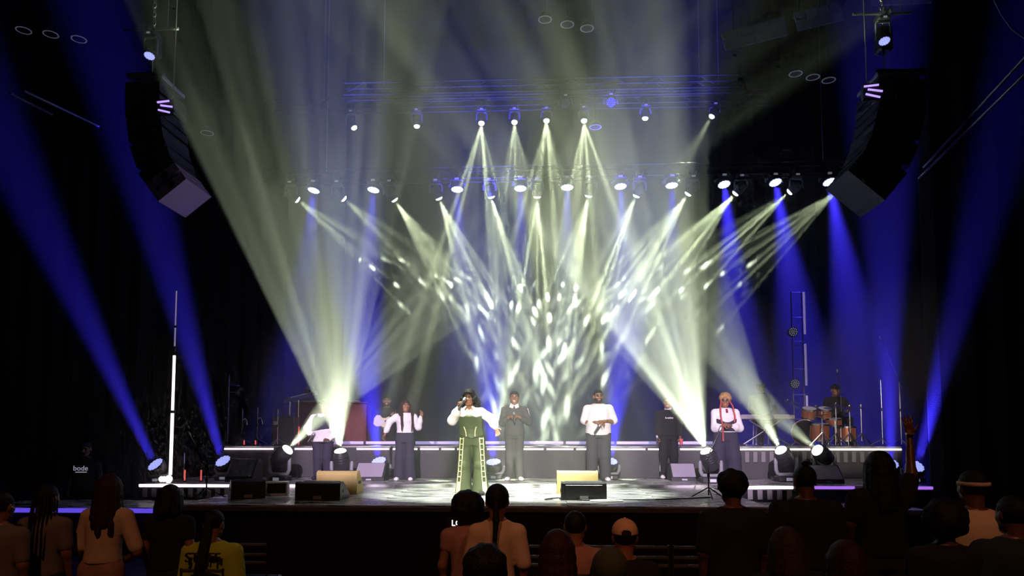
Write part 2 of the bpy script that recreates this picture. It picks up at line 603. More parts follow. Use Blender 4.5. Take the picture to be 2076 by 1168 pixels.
# floor wash lights
FW = [(315, 942, 13.3, 60, 395, 13.0, 5.5, 1.0, 'blue wash light on the floor beside the tall lit pole', ZP),
      (452, 935, 13.9, 330, 500, 13.6, 6, 1.0, 'blue wash light on the floor at left riser end', ZP),
      (768, 935, 14.5, 700, 400, 15.5, 11, 1.2, 'blue wash light on the floor behind the purple wedge left of centre', ZP),
      (1000, 937, 14.5, 985, 500, 16.5, 12, 1.2, 'blue wash light on the floor behind the lead singer', ZP),
      (1237, 935, 14.5, 1300, 400, 16.5, 12, 1.2, 'blue wash light on the floor behind the singer in white tee', ZP),
      (1805, 940, 14.2, 1795, 480, 14.0, 7, 1.0, 'blue wash light on the floor below the boom microphone', ZP),
      (1857, 945, 13.8, 2010, 380, 13.0, 6, 1.0, 'blue wash light at the right end of the platform', ZP)]
for i, (px, py, Y, tx, ty, tY, h, p, lab, zf) in enumerate(FW):
    s, t = U(px, py, Y), U(tx, ty, tY)
    d = (t - s).normalized()
    hd = (d + Vector((0, -.75, 0))).normalized()
    fx = fixture('floor_wash_light', s, hd, lab, 'stage light', 'blue wash lights on the stage floor', 'wash', foot=zf)
    spot(s + hd * .05 + d * .03, t, h, P_WASH * p, BLUE, blend=.8, parent=fx, rad=.08)


M_TRUSS = mat('black painted truss', (0.02, 0.02, 0.022), 0.6)
# trusses -------------------------------------------------------------
def truss(x0, x1, y, z, label, s=.3):
    root = empty('lighting_truss', ((x0 + x1) / 2, y, z), label, 'truss', 'lighting trusses over the stage')
    h = (x1 - x0) / 2
    for dy in (-s / 2, s / 2):
        for dz in (-s / 2, s / 2):
            MB().tube([(-h, dy, dz), (h, dy, dz)], .025).build('chord', M_TRUSS, root, True)
    n = int(2 * h / .5)
    for dy in (-s / 2, s / 2):
        MB().tube([(-h + 2 * h * i / n, dy, s / 2 * (1 if i % 2 else -1)) for i in range(n + 1)], .012, 5).build('bracing', M_TRUSS, root)
    for x in (-h * .8, h * .8):
        MB().tube([(x, 0, s / 2), (x, 0, 14.99 - z)], .01, 5).build('hoist_chain', M_ALU, root)
    return root



z1t = U(1150, 392, YT).z + .55
z2t = U(1080, 247, YT).z + .55
truss(U(540, 360, YT).x, U(1800, 360, YT).x, YT, z1t, 'lower lighting truss hung with twelve white beam lights')
truss(U(560, 200, YT).x, U(1560, 200, YT).x, YT, z2t, 'upper lighting truss hung with few white beam lights')
zc = U(1080, 178, 17.0).z
truss(U(700, 178, 17).x, U(1500, 178, 17).x, 17.0, zc, 'faint blue-edged truss nearest the ceiling')

TS = [(603, 405, 800, 560, .3), (697, 403, 905, 585, .38), (800, 405, 975, 660, .75), (890, 402, 1010, 690, 1.2), (996, 399, 1062, 690, 1.3), (1089, 399, 1090, 690, 1.3),
      (1193, 397, 1128, 690, 1.3), (1290, 397, 1155, 700, 1.3), (1395, 393, 1185, 700, 1.3), (1491, 392, 1230, 690, 1.2), (1601, 389, 1350, 590, .5), (1700, 387, 1440, 590, .36)]
for i, (px, py, tx, ty, p) in enumerate(TS):
    s, t = U(px, py, YT - .1), U(tx, ty, YB)
    d = (t - s).normalized()
    fx = fixture('hanging_beam_light', s, d, '%s white beam light from the left on the lower truss' % ORD[i], 'stage light', 'white beam lights on the lower truss', 'beam', hang=z1t - .2, sc_=.95)
    spot(s + d * .08, t, 14.5, P_TRUSS * p, WHITE, 'multi', seed=i + 1, parent=fx, blend=.3)
US = [(718, 259, 770, 350, 4, .02, 'streak', 'leftmost white beam light on the upper truss'),
      (845, 256, 846, 380, 2, .002, 'streak', 'second beam light from the left on the upper truss, barely lit'),
      (976, 250, 930, 420, 16, .7, 'multi', 'third beam light from the left on the upper truss, fanned beam'),
      (1043, 248, 1040, 420, 16, .8, 'multi', 'fourth beam light from the left on the upper truss, fanned beam'),
      (1108, 245, 1120, 420, 16, .8, 'multi', 'fifth beam light from the left on the upper truss, fanned beam'),
      (1184, 245, 1250, 420, 16, .8, 'multi', 'sixth beam light from the left on the upper truss, fanned beam'),
      (1308, 240, 1300, 380, 3, .002, 'streak', 'second beam light from the right on the upper truss, barely lit'),
      (1443, 236, 1345, 400, 10, .5, 'multi', 'rightmost white beam light on the upper truss, slanting left')]
for i, (px, py, tx, ty, h, p, gb, lab) in enumerate(US):
    s = U(px, py, YT - .1)
    t = UZ(tx, 976, ZS) if gb == 'multi' and px < 1400 else U(tx, ty, YT - .3)
    d = (t - s).normalized()
    fx = fixture('hanging_beam_light', s, d, lab, 'stage light', 'white beam lights on the upper truss', 'beam', hang=z2t - .2, sc_=.8)
    spot(s + d * .08, t, h, P_UPPER * p, WHITE, gb, seed=40 + i * 3, parent=fx, blend=.3)
for i, (px, py, tx) in enumerate([(636, 386, 610), (757, 385, 740), (927, 384, 940), (1055, 382, 1060), (1150, 380, 1150), (1258, 378, 1270), (1362, 376, 1362), (1468, 374, 1500), (1572, 370, 1625), (1681, 369, 1740)]):
    s, t = U(px, py, YT - .25), U(tx, 700, YT + (.2 if i > 6 else .9))
    d = (t - s).normalized()
    hd = (d + Vector((0, -.45, 0))).normalized()
    fx = fixture('hanging_wash_light', s, hd, '%s blue wash light from the left on the lower truss' % ORD[i], 'stage light', 'blue wash lights on the lower truss', 'wash', hang=z1t - .2, sc_=1.05, lit='bright')
    spot(s + hd * .06, t, 12 if i < 7 else 11, P_TOPBLUE * (.5 if i < 7 else 1.5), BLUE, blend=.9, parent=fx, rad=.08)
for i, (px, py) in enumerate([(1147, 209), (1239, 207)]):
    s = U(px, py, 16.9)
    fixture('hanging_wash_light', s, (0, -1, -.35), ('left' if i == 0 else 'right') + ' unlit round wash light under the topmost truss', 'stage light', 'unlit wash lights', 'wash', hang=zc - .225, sc_=.8, lit=False)

# ------------------------------------------------------------------ front-of-house lamps and house lamps behind the camera
PINK = (.97, 0.76, 1.0)


def foh(name, pos, tgt, ang, power, col, label, blend=.5):
    d = (Vector(tgt) - Vector(pos)).normalized()
    r = empty(name, pos, label, 'stage light', 'lamps over the audience')
    MB().lathe([(.07, -.34), (.11, -.3), (.12, -.12), (.095, -.02), (.095, -.002)], (0, 0, 0), d, 16).build('housing', M_CASE, r, True)
    MB().lathe([(.088, -.001), (.08, .004)], (0, 0, 0), d, 16).build('lens', M_LENS, r, True)
    MB().tube([(-.15, -.1 * d.y, -.1 * d.z), (-.15, 0, .25), (.15, 0, .25), (.15, -.1 * d.y, -.1 * d.z)], .015, 6).build('bracket', M_CASE, r)
    MB().tube([(0, 0, .25), (0, 0, 15 - pos[2])], .015, 6).build('drop_rod', M_CASE, r)
    spot(Vector(pos) + d * .05, Vector(tgt), ang, power, col, blend=blend, parent=r, rad=.08)


P_KEY = 14000
foh('front_spotlight', (-1.2, -2, 6.6), U(960, 900, 10.7), 4.2, P_KEY * 1.0, (1, .94, .74), 'front spotlight aimed at the lead singer')
foh('front_spotlight', (-2.0, -2, 6.6), U(740, 895, 14.1), 6.0, P_KEY * 1.3, PINK, 'front spotlight aimed at the left backing singers')
foh('front_spotlight', (0.2, -2, 6.6), U(1130, 895, 14.1), 6.0, P_KEY * 1.3, (1, .86, .86), 'front spotlight aimed at the centre backing singers')
foh('front_spotlight', (1.6, -2, 6.6), U(1430, 895, 14.1), 6.0, P_KEY * 1.3, PINK, 'front spotlight aimed at the right backing singers')
foh('front_spotlight', (2.6, -2, 6.6), U(1690, 860, 16), 4.5, P_KEY * .6, (1, .85, .78), 'front spotlight aimed at the drum kit')
foh('house_lamp', (-2.0, -.2, 7.0), (-2.0, 5.0, 1.2), 29, 340, (1, .36, .15), 'dim amber house lamp over the left audience', .8)
foh('house_lamp', (2.6, -.2, 7.0), (2.6, 5.0, 1.2), 29, 340, (1, .36, .15), 'dim amber house lamp over the right audience', .8)
# unseen downlights added to brighten the apron floor
for i, (px, tx) in enumerate([(800, 960), (1250, 1150)]):
    p = U(px, -120, 9.9)
    foh('added_apron_light', tuple(p), tuple(UZ(tx, 1000, ZS)), 13, 11000, (.93, 1, .85), ('left' if i == 0 else 'right') + ' unseen downlight added to brighten the stage apron')

m = bpy.data.materials.new('stage haze')
m.use_nodes = True
nt = m.node_tree
nt.nodes.clear()
o = nt.nodes.new('ShaderNodeOutputMaterial')
v = nt.nodes.new('ShaderNodeVolumeScatter')
nt.links.new(v.outputs[0], o.inputs['Volume'])
v.inputs['Density'].default_value = HAZE
v.inputs['Anisotropy'].default_value = .45
m.cycles.volume_sampling = 'EQUIANGULAR'
hb = MB().box((0, (10.6 + YB - .1) / 2, 7.46), (29.8, YB - .1 - 10.6, 14.9)).build('haze', m)
tag(hb, 'thin haze filling the stage and showing the light beams', 'haze', None, 'stuff')

# ------------------------------------------------------------------ flown speaker arrays
M_BOX = mat('array cabinet', (0.03, 0.03, 0.036), 0.5, bump=0.15, scale=90)
M_BOXL = mat('array cabinet tinted violet-lit', (0.24, 0.16, 0.36), 0.5, bump=0.1, scale=90)  # violet light on the lowest left boxes, put into the base colour


def array(pts, Y, width, label, yaw, low_mat):
    """pts: pixel path of the cabinet centres, top to bottom"""
    P0 = U(pts[0][0], pts[0][1], Y)
    root = empty('speaker_array', P0, label, 'speaker array', 'flown speaker arrays')
    path = [U(x, y, Y) for x, y in pts]
    seg = [0]
    for a, b in zip(path[:-1], path[1:]):
        seg.append(seg[-1] + (b - a).length)
    n = 10
    L = seg[-1]

    def at(s):
        for i in range(len(path) - 1):
            if s <= seg[i + 1] or i == len(path) - 2:
                t = (s - seg[i]) / (seg[i + 1] - seg[i])
                return path[i].lerp(path[i + 1], t), (path[i + 1] - path[i]).normalized()
    h = L / n
    for i in range(n):
        p, d = at((i + .5) * h)
        p2, d2 = at(min((i + .5) * h + h * .5, L))
        d = (d + d2).normalized()
        ang = math.atan2(d.x, -d.z)
        rot = Matrix.Rotation(yaw, 3, 'Z') @ Matrix.Rotation(-ang * (1 if yaw == 0 else 1), 3, 'Y')
        q = Matrix.Rotation(-ang, 3, 'Y')
        cab = MB()
        w, dd = width, .95
        # trapezoid cabinet: deeper at the front (towards stage centre) than at the rear
        pr = [(-w / 2, -h * .36), (w / 2, -h * .47), (w / 2, h * .47), (-w / 2, h * .36)]
        if yaw:
            pr = [(-a, b) for a, b in pr]
        v = [q @ Vector((a, -dd / 2, b)) for a, b in pr] + [q @ Vector((a, dd / 2, b)) for a, b in pr]
        cab.add([x + p - P0 for x in v], [(0, 1, 2, 3), (7, 6, 5, 4), (0, 4, 5, 1), (1, 5, 6, 2), (2, 6, 7, 3), (3, 7, 4, 0)])
        c = cab.build('cabinet', low_mat if i >= n - 2 else M_BOX, root)
        # grille on the stage side, handle on the near side
        s = 1 if not yaw else -1
        MB().box(q @ Vector((s * (w / 2 + .006), 0, 0)) + p - P0, (.012, dd * .94, h * .86), rot=q).build('grille', M_GRILLE, c)
        MB().lathe([(.09 * w, 0), (.085 * w, .02)], q @ Vector((-s * w * .08, -dd / 2 - .001, 0)) + p - P0, (0, -1, 0), 14).build('handle_recess', M_BLACK, c)
        MB().box(q @ Vector((-s * w * .08, -dd / 2 - .025, 0)) + p - P0, (.2 * w, .02, .03), rot=q).build('handle', M_BLACK, c)
        MB().box(q @ Vector((s * w * .3, -dd / 2 - .008, h * .42)) + p - P0, (.05, .016, h * .2), rot=q).build('rigging_link', M_STEEL, c)
    top = Vector((0, 0, .12))
    MB().box(top, (width * 1.05, .8, .07), bev=.01).build('fly_frame', M_ALU, root)
    MB().box(top + Vector((0, -.38, .05)), (width * 1.1, .05, .05)).build('spreader_bar', M_STEEL, root)
    MB().box(top + Vector((-.1, 0, .8)), (.24, .24, .45), bev=.03).build('chain_motor', M_CASE, root)
    MB().tube([top + Vector((-.1, 0, .03)), top + Vector((-.1, 0, .6))], .014, 6).build('lift_hook', M_STEEL, root)
    # chain of separate links up to the ceiling
    me = None
    z = top.z + 1.06
    k = 0
    while P0.z + z < min(14.9, P0.z + 5):
        if me is None:
            lk = MB().tube([(.03 * math.cos(a), 0, .05 * math.sin(a)) for a in np.linspace(0, 2 * math.pi, 9)], .011, 5, False).build('chain_link', M_STEEL, root, True)
            me = lk.data
            lk.location = (-.1, 0, z)
        else:
            link_mesh('chain_link', me, root, (-.1, 0, z), (0, 0, math.pi / 2 * (k % 2)))
        z += .085
        k += 1
    MB().tube([(-.1, 0, z - .05), (-.1, 0, 14.99 - P0.z)], .012, 5).build('hoist_wire', M_STEEL, root)
    return root


array([(1806, 185), (1803, 240), (1790, 300), (1768, 350), (1730, 396)], 12.4, .78, 'dark curved speaker array hanging right of the stage', 0.0, M_BOX)
array([(318, 190), (318, 250), (325, 305), (342, 355), (378, 405)], 12.4, .62, 'curved speaker array hanging left of the stage, lowest boxes tinted as if violet-lit', math.pi, M_BOXL)

# blue lamps on the array hoists and small box fixtures
for px, py, lab in ((1793, 83, 'blue lamp above the right speaker array'), (303, 113, 'blue lamp above the left speaker array')):
    s = U(px, py, 12.0)
    hz = s.z + .42
    fx = fixture('hanging_wash_light', s, (0, -.35, -1), lab, 'stage light', 'blue lamps over the speaker arrays', 'wash', hang=hz, sc_=.6)
    MB().tube([(-.5, 0, .08), (.5, 0, .08)], .025).build('support_pipe', M_ALU, fx)
    MB().tube([(.3, 0, .08), (.3, 0, 14.99 - hz)], .008, 5).build('hanging_wire', M_ALU, fx)
M_VIO = mat('violet lit face', (.45, .3, 1.0), .4, emit=1.4)
for px, py, w, lab in ((335, 215, .3, 'small violet-lit lamp bank at the top of the left speaker array'), (1772, 183, .34, 'small violet-lit lamp bank at the top of the right speaker array')):
    s = U(px, py, 11.7)
    r = empty('lamp_bank', s, lab, 'lamp', 'violet lamp banks')
    MB().box((0, .06, 0), (w, .1, .26), bev=.01).build('housing', M_CASE, r)
    for k, (dx, dz, a) in enumerate(((-.04, .08, -.1), (.02, .0, .15), (-.02, -.09, .25))):
        MB().box((dx, -.0, dz), (w * .7, .02, .025), rot=Matrix.Rotation(a, 3, 'Y')).build('light_bar', M_VIO, r)
    MB().tube([(0, .1, .1), (0, .25, .3), (0, .3, 14.99 - s.z)], .01, 5).build('hanging_wire', M_ALU, r)

# ------------------------------------------------------------------ ceiling lamps, joists, side pipes
M_RIM = mat('faintly glowing lamp rim', (.55, .55, .6), .3, emit=.06, ecol=(.8, .8, .9))  # faint emission stands in for light caught on the rim
CLAMP = [(1105, 40, 15), (1150, 50, 15), (1190, 58, 15), (1613, 150, 16), (1648, 157, 16), (1680, 163, 16), (1207, 258, 17), (48, 62, 14), (103, 70, 14), (160, 80, 14), (420, 270, 16)]
CLAB = ['left lamp of the three pendants near top centre', 'middle lamp of the three pendants near top centre', 'right lamp of the three pendants near top centre',
        'left lamp of the three pendants beside the right speaker array', 'middle lamp of the three pendants beside the right speaker array', 'right lamp of the three pendants beside the right speaker array',
        'lone pendant lamp beside the upper truss lights', 'left lamp of the three pendants in the top left corner', 'middle lamp of the three pendants in the top left corner',
        'right lamp of the three pendants in the top left corner', 'lone pendant lamp right of the left speaker array']
for (px, py, Y), lab in zip(CLAMP, CLAB):
    s = U(px, py, Y)
    r = empty('pendant_lamp', s, 'small round ' + lab, 'ceiling lamp', 'pendant lamps below the ceiling')
    MB().lathe([(.15, 0), (.14, .05), (.09, .13), (.04, .17)], (0, 0, 0), (0, 0, 1), 18).build('shade', M_CASE, r, True)
    MB().lathe([(.125, .0), (.15, -.004), (.152, .006), (.128, .012)], (0, 0, 0), (0, 0, 1), 18, cap=False).build('rim', M_RIM, r, True)
    MB().tube([(0, 0, .16), (0, 0, 14.99 - s.z)], .008, 5).build('rod', M_CASE, r)
M_PANEL = mat('ceiling baffle panel', (.12, .12, .18), .8)
for (x0, y0, x1, y1, n, lab) in ((1470, 105, 1600, 72, 4, 'faint row of ceiling baffle panels right of centre'), (1618, 65, 1712, 42, 4, 'faint row of ceiling baffle panels left of the right array hoist'), (1765, 14, 1890, 8, 3, 'faint ceiling baffle panels above the right array hoist')):
    a, b = U(x0, y0, 15.5), U(x1, y1, 15.5)
    r = empty('ceiling_baffle', a, lab, 'ceiling panel', 'ceiling baffles')
    d = (b - a)
    w = d.length / n
    q = Matrix.Rotation(-math.atan2(d.z, d.x), 3, 'Y')
    for k in range(n):
        for j in range(2):
            MB().box(q @ Vector(((k + .5) * w, 0, .12 + j * .22)), (w * .9, .04, .2), rot=q).build('panel', M_PANEL, r)
    MB().tube([q @ Vector((0, .04, .36)), q @ Vector((d.length, .04, .36))], .03, 6).build('rail', M_CASE, r)
    for t in (.2, .8):
        p = q @ Vector((d.length * t, .04, .36))
        MB().tube([p, (p.x, p.y, 14.99 - a.z)], .012, 5).build('hanger_rod', M_CASE, r)
M_PIPE = mat('bluish wall pipe', (.3, .3, .45), .3, .6)  # blue-grey base colour for the pipes and the hanging cable
for pts, lab in (([(1872, 340), (2100, 92)], 'upper thin pipe slanting down at the right side wall'), ([(1862, 362), (2100, 128)], 'lower thin pipe slanting down at the right side wall'),
                 ([(48, 184), (200, 256)], 'upper thin pipe slanting down at the left side wall'), ([(20, 189), (105, 232)], 'lower thin pipe slanting down at the left side wall')):
    a, b = U(pts[0][0], pts[0][1], 13), U(pts[1][0], pts[1][1], 11)
    if pts[0][0] < 500:
        a, b = U(pts[0][0], pts[0][1], 11), U(pts[1][0], pts[1][1], 13)
    tag(MB().tube([a, b], .022, 8).build('wall_pipe', M_PIPE, None, True), lab, 'pipe', 'pipes along the side walls')
pts = [U(x, y, 12) for x, y in ((2012, -5), (2030, 30), (2052, 60), (2078, 78))]
tag(MB().tube(pts, .012, 6).build('hanging_cable', M_PIPE, None, True), 'thin cable drooping in the top right corner', 'cable')


# ------------------------------------------------------------------ stage monitors
def wedge(px0, px1, ytop, ybot, zf, label, m_face, m_body, rz=0.0, back=True, dep=.5):
    """floor monitor; pixel box of its near face; back=True shows its tall rear to the camera"""
    a, b = UZ(px0, ybot, zf), UZ(px1, ybot, zf)
    w = abs(b.x - a.x)
    Y = (a.y + b.y) / 2
    h = U(px0, ytop, Y).z - zf
    r = empty('stage_monitor', ((a.x + b.x) / 2, Y, zf), label, 'stage monitor', 'wedge monitors on stage', rz)
    if back:
        pr = [(0, 0), (0, h * .92), (.05, h), (.16, h), (dep, h * .25), (dep, 0)]
    else:
        pr = [(0, 0), (0, h * .2), (dep * .55, h), (dep * .8, h), (dep, h * .8), (dep, 0)]
    MB().prism(pr, -w / 2 + .03, w / 2 - .03).build('cabinet', m_body, r)
    for s in (-1, 1):
        MB().prism([(y, z * 1.02) for y, z in pr], s * w / 2 - .015 - .015 * s, s * w / 2 + .015 - .015 * s).build('end_cheek', m_body, r)
        MB().box((s * (w / 2 + .002), dep * .4, h * .5), (.012, .14, .05)).build('handle', M_BLACK, r)
    if back:
        MB().box((0, -.006, h * .5), (w * .82, .012, h * .7), bev=.004).build('rear_panel', m_body, r)
        # sloping grille faces the performer
        v = [(-w * .42, .19, h * .985), (w * .42, .19, h * .985), (w * .42, dep - .01, h * .28), (-w * .42, dep - .01, h * .28)]
        v2 = [(x, y + .012, z + .012) for x, y, z in v]
        MB().add(v + v2, [(0, 1, 2, 3), (7, 6, 5, 4), (0, 4, 5, 1), (1, 5, 6, 2), (2, 6, 7, 3), (3, 7, 4, 0)]).build('grille', M_GRILLE, r)
        MB().box((0, -.012, h * .16), (.12, .01, .05)).build('connector_plate', M_ALU, r)
    else:
        v = [(-w * .45, .0, h * .23), (w * .45, .0, h * .23), (w * .45, dep * .52, h * .97), (-w * .45, dep * .52, h * .97)]
        v2 = [(x, y - .014, z + .01) for x, y, z in v]
        MB().add(v + v2, [(0, 1, 2, 3), (7, 6, 5, 4), (0, 4, 5, 1), (1, 5, 6, 2), (2, 6, 7, 3), (3, 7, 4, 0)]).build('grille', m_face, r)
        MB().box((0, -.006, h * .1), (.1, .012, .03)).build('badge', M_ALU, r)
    return r


M_PURP = mat('monitor grille tinted purple-lit', (.32, .28, .36), .6, bump=.2, scale=200)  # purple light on the grille is mixed into its base colour
wedge(597, 690, 978, 1015, ZS, 'black wedge monitor at the apron edge left of the lead singer', M_GRILLE, M_CASE)
wedge(1138, 1230, 978, 1015, ZS, 'black wedge monitor at the apron edge right of centre', M_GRILLE, M_CASE)
wedge(614, 702, 960, 1009, ZS, 'tan wedge monitor behind the left black wedge', M_TAN, M_TAN, dep=.4).location.y += .62
wedge(1131, 1219, 960, 1009, ZS, 'tan wedge monitor behind the right black wedge', M_TAN, M_TAN, dep=.4).location.y += .62
wedge(470, 536, 974, 1012, ZS, 'dark wedge monitor turned sideways beside the mic tripod', M_GRILLE, M_CASE, rz=.5)
wedge(716, 778, 940, 976, ZP, 'purple-lit wedge monitor left of the long-haired singer', M_PURP, M_CASE, back=False)
wedge(1362, 1414, 941, 976, ZP, 'purple-lit wedge monitor at the feet of the black-sweater man', M_PURP, M_CASE, back=False)
wedge(1652, 1712, 945, 981, ZP, 'purple-lit wedge monitor in front of the drum riser', M_PURP, M_CASE, back=False)
wedge(455, 512, 932, 977, ZP, 'dark wedge monitor next to the blue light at left riser end', M_GRILLE, M_CASE, back=False)
M_FRAME = mat('white case frame', (.75, .75, .78), .4)
s = UZ(562, 1004, ZS)
r = empty('cable_case', s, 'open white-edged case beside the sideways dark wedge', 'case', None, .25)
for dx, dz, sx, sz in ((0, .02, .34, .03), (0, .2, .34, .025), (-.155, .11, .03, .2), (.155, .11, .03, .2)):
    MB().box((dx, 0, dz), (sx, .3, sz), bev=.005).build('frame_bar', M_FRAME, r)
MB().box((0, .02, .11), (.28, .24, .16)).build('drawer', M_CASE, r)


# ------------------------------------------------------------------ stands
def mic_stand(base, h, label, boom=None, mic=True, tripod=True, group='microphone stands', r0=.011, m=None):
    m = m or M_STEEL
    r = empty('microphone_stand', base, label, 'mic stand', group)
    if tripod:
        for k in range(3):
            a = k * 2.094 + .5
            MB().tube([(0, 0, .16), (.26 * math.cos(a), .26 * math.sin(a), .012)], .01, 6).build('leg', m, r)
    else:
        MB().lathe([(.14, 0), (.14, .012), (.04, .03), (.015, .05)], n=18).build('base', M_CASE, r, True)
    MB().tube([(0, 0, .04), (0, 0, h)], r0, 8).build('pole', m, r, True)
    MB().lathe([(.02, -.03), (.022, 0), (.02, .03)], (0, 0, h * .55), n=10).build('clutch', M_CASE, r, True)
    end = Vector((0, 0, h))
    d = Vector((0, -.4, .9)).normalized()
    if boom:
        e = Vector(boom)
        MB().tube([end - (e - end) * .25, e], .009, 6).build('boom_arm', m, r, True)
        MB().lathe([(.022, -.025), (.025, 0), (.022, .025)], end, (1, 0, 0), 10).build('boom_joint', M_CASE, r, True)
        d = (e - end).normalized()
        end = e
    if mic:
        o = MB().lathe([(.012, 0), (.016, .12), (.02, .15)], end, d, 10).build('microphone', M_CASE, r, True)
        MB().lathe([(.02, .15), (.027, .17), (.027, .2), (.015, .225)], end, d, 12).build('mic_grille', M_ALU, o, True)
    return r


b = UZ(1437, 1010, ZS)
t = U(1452, 893, b.y)
mic_stand(b, U(1437, 925, b.y).z - ZS, 'dark boom microphone stand at the right apron corner', boom=(U(1450, 893, b.y) - b), group='front boom stands', m=M_CASE)
b = UZ(418, 1011, ZS)
mic_stand(b, U(418, 945, b.y).z - ZS, 'dark microphone tripod at the left apron corner', boom=(U(395, 902, b.y) - b), group='front boom stands', m=M_CASE)
for px, ytop, Y, lab in ((461, 760, 15.4, 'tall thin stand with two side brackets at left riser end'), (490, 829, 15.6, 'thin left stand of the pair on the left riser'),
                         (521, 826, 15.6, 'thin right stand of the pair on the left riser'), (562, 830, 15.35, 'thin stand beside the keyboard on the left riser')):
    b = Vector((U(px, 905, Y).x, Y, ZR + .02))
    h = U(px, ytop, Y).z - ZR - .02
    bm = None
    if px in (490, 521):
        e = U(px + 10, 855, Y - .2) - b
        bm = None
    r = mic_stand(b, h, lab, boom=bm, mic=False, tripod=px != 461)
    if px == 461:
        for yy in (781, 795):
            z = U(px, yy, Y).z - b.z
            MB().tube([(0, 0, z), (.2, 0, z - .01)], .01, 6).build('bracket', M_STEEL, r)
            MB().lathe([(.022, -.02), (.022, .03)], (.2, 0, z - .01), (1, 0, -.2), 8).build('clip', M_STEEL, r)
    elif px != 562:
        z = h * .62
        MB().tube([(.06, 0, z + .1), (.1, 0, z + .04), (.11, 0, z - .05)], .01, 6).build('goose_neck', M_STEEL, r)
        MB().tube([(0, 0, z + .05), (.06, 0, z + .1)], .008, 6).build('arm', M_STEEL, r)
for px, yt, Y, z, lab in ((375, 953, 13.4, ZP, 'short red-lit tube left of two on the platform'), (408, 953, 13.4, ZP, 'short red-lit tube right of two on the platform'),
                          (495, 894, 15.3, ZR + .02, 'short red-lit tube on the left riser by the left stand'), (518, 894, 15.3, ZR + .02, 'short red-lit tube on the left riser by the right stand'),
                          (606, 865, 15.5, ZR + .02, 'short red-lit tube beside the keyboard cabinet')):
    x = U(px, yt, Y).x
    h = U(px, yt, Y).z - z
    r = empty('marker_tube', (x, Y, z), lab, 'tube light', 'short red tubes')
    MB().lathe([(.035, 0), (.035, .03)], n=12).build('base', M_CASE, r)
    MB().tube([(0, 0, .03), (0, 0, max(h, .12))], .014, 8).build('tube', M_RED, r, True)
b = UZ(372, 975, ZP)
mic_stand(b, U(372, 918, b.y).z - ZP, 'short thin stand between the lit pole and mic tripod', mic=False, tripod=False)
b = Vector((U(1828, 905, 15.6).x, 15.6, ZR + .02))
mic_stand(b, U(1828, 772, 15.6).z - b.z, 'tall boom stand reaching up-left at the right riser end', boom=U(1792, 700, 15.5) - b, r0=.016)
b = Vector((U(1790, 905, 15.9).x, 15.9, ZR + .02))
mic_stand(b, U(1790, 770, 15.9).z - b.z, 'thin straight stand left of the tall boom stand', mic=False)

# lit tube tower on the left
b = UZ(345, 978, ZP)
r = empty('light_pole', b, 'tall slender lit tube pole left of the stage', 'light pole')
MB().lathe([(.16, 0), (.16, .02), (.05, .05), (.03, .08)], n=18).build('base', M_CASE, r, True)
M_TUBEA = mat('bright tube', (1, .88, .82), .4, emit=2.2)
M_TUBEB = mat('dim violet tube', (.62, .5, .9), .4, emit=.28)
zs = [U(345, y, b.y).z - b.z for y in (963, 838, 832, 721, 702, 665, 660, 590)]
for k, mm, rr in ((0, M_TUBEA, .03), (1, M_TUBEA, .026), (2, M_TUBEB, .014), (3, M_TUBEB, .012)):
    MB().tube([(0, 0, zs[2 * k]), (0, 0, zs[2 * k + 1])], rr, 10).build('tube', mm, r, True)
MB().tube([(0, .02, .06), (0, .02, zs[7])], .012, 8).build('pole', M_CASE, r)
for k in range(3):
    z = (zs[2 * k + 1] + zs[2 * k + 2]) / 2
    MB().lathe([(.032, -.02), (.032, .02)], (0, 0, z), n=10).build('coupler', M_CASE, r)
for k, dx in enumerate((-.08, -.03, .06)):
    MB().lathe([(.055 + .02 * (k == 2), 0), (.04, .03)], (dx, -.17, .07), (0, -1, .1), 12).build('base_lamp', M_TUBEA, r, True)
# tower on the right with tubes, frame and small lamps
Y = 18.0
b = Vector((U(1638, 890, Y).x, Y, ZR + .02))
r = empty('light_tower', b, 'tall ladder-frame tower with tube segments behind the drum kit', 'light tower')
for k, (y0, y1, mm) in enumerate(((592, 678, M_TUBEB), (697, 782, M_TUBEB), (802, 872, M_TUBEB))):
    z0, z1 = U(1636, y0, Y).z - b.z, U(1636, y1, Y).z - b.z
    MB().box((0, 0, (z0 + z1) / 2), (.045, .045, z0 - z1), bev=.008).build('tube', mm, r)
for dx in (-.04, -.3):
    MB().tube([(dx, .06, .02), (dx, .06, U(1636, 590, Y).z - b.z)], .014, 6).build('upright', M_CASE, r)
for y in (592, 643, 692, 699, 748, 800, 850):
    z = U(1636, y, Y).z - b.z
    MB().tube([(-.3, .06, z), (.0, .06, z)], .012, 6).build('rung', M_ALU, r)
MB().box((-.15, .06, .01), (.5, .5, .02)).build('base_plate', M_CASE, r)
for px, py, lab in ((1608, 673, 'small unlit led lamp high on the right tower'), (1612, 778, 'small unlit led lamp low on the right tower')):
    s = U(px, py, Y - .15)
    q = empty('tower_lamp', s, lab, 'stage light', 'lamps on the right tower')
    p = MB().lathe([(.06, .16), (.11, .12), (.12, .0)], (0, 0, 0), (0, 1, 0), 18).build('housing', M_CASE, q, True)
    me = None
    M_DOT = mat('small led dot', (.7, .7, 1), .3, emit=.5)
    for k in range(19):
        rr, a = (0, 0) if k == 0 else ((.045, k * math.pi / 3) if k < 7 else (.09, k * math.pi / 6))
        pos = (rr * math.cos(a), -.006, rr * math.sin(a))
        if me is None:
            o = MB().lathe([(.011, 0), (.006, .006)], (0, 0, 0), (0, -1, 0), 8).build('led', M_DOT, p)
            me = o.data
            o.location = pos
        else:
            link_mesh('led', me, p, pos)
    MB().tube([(0, .12, 0), (.1, .18, 0), (.12, .2, 0)], .015, 6).build('bracket', M_CASE, q)

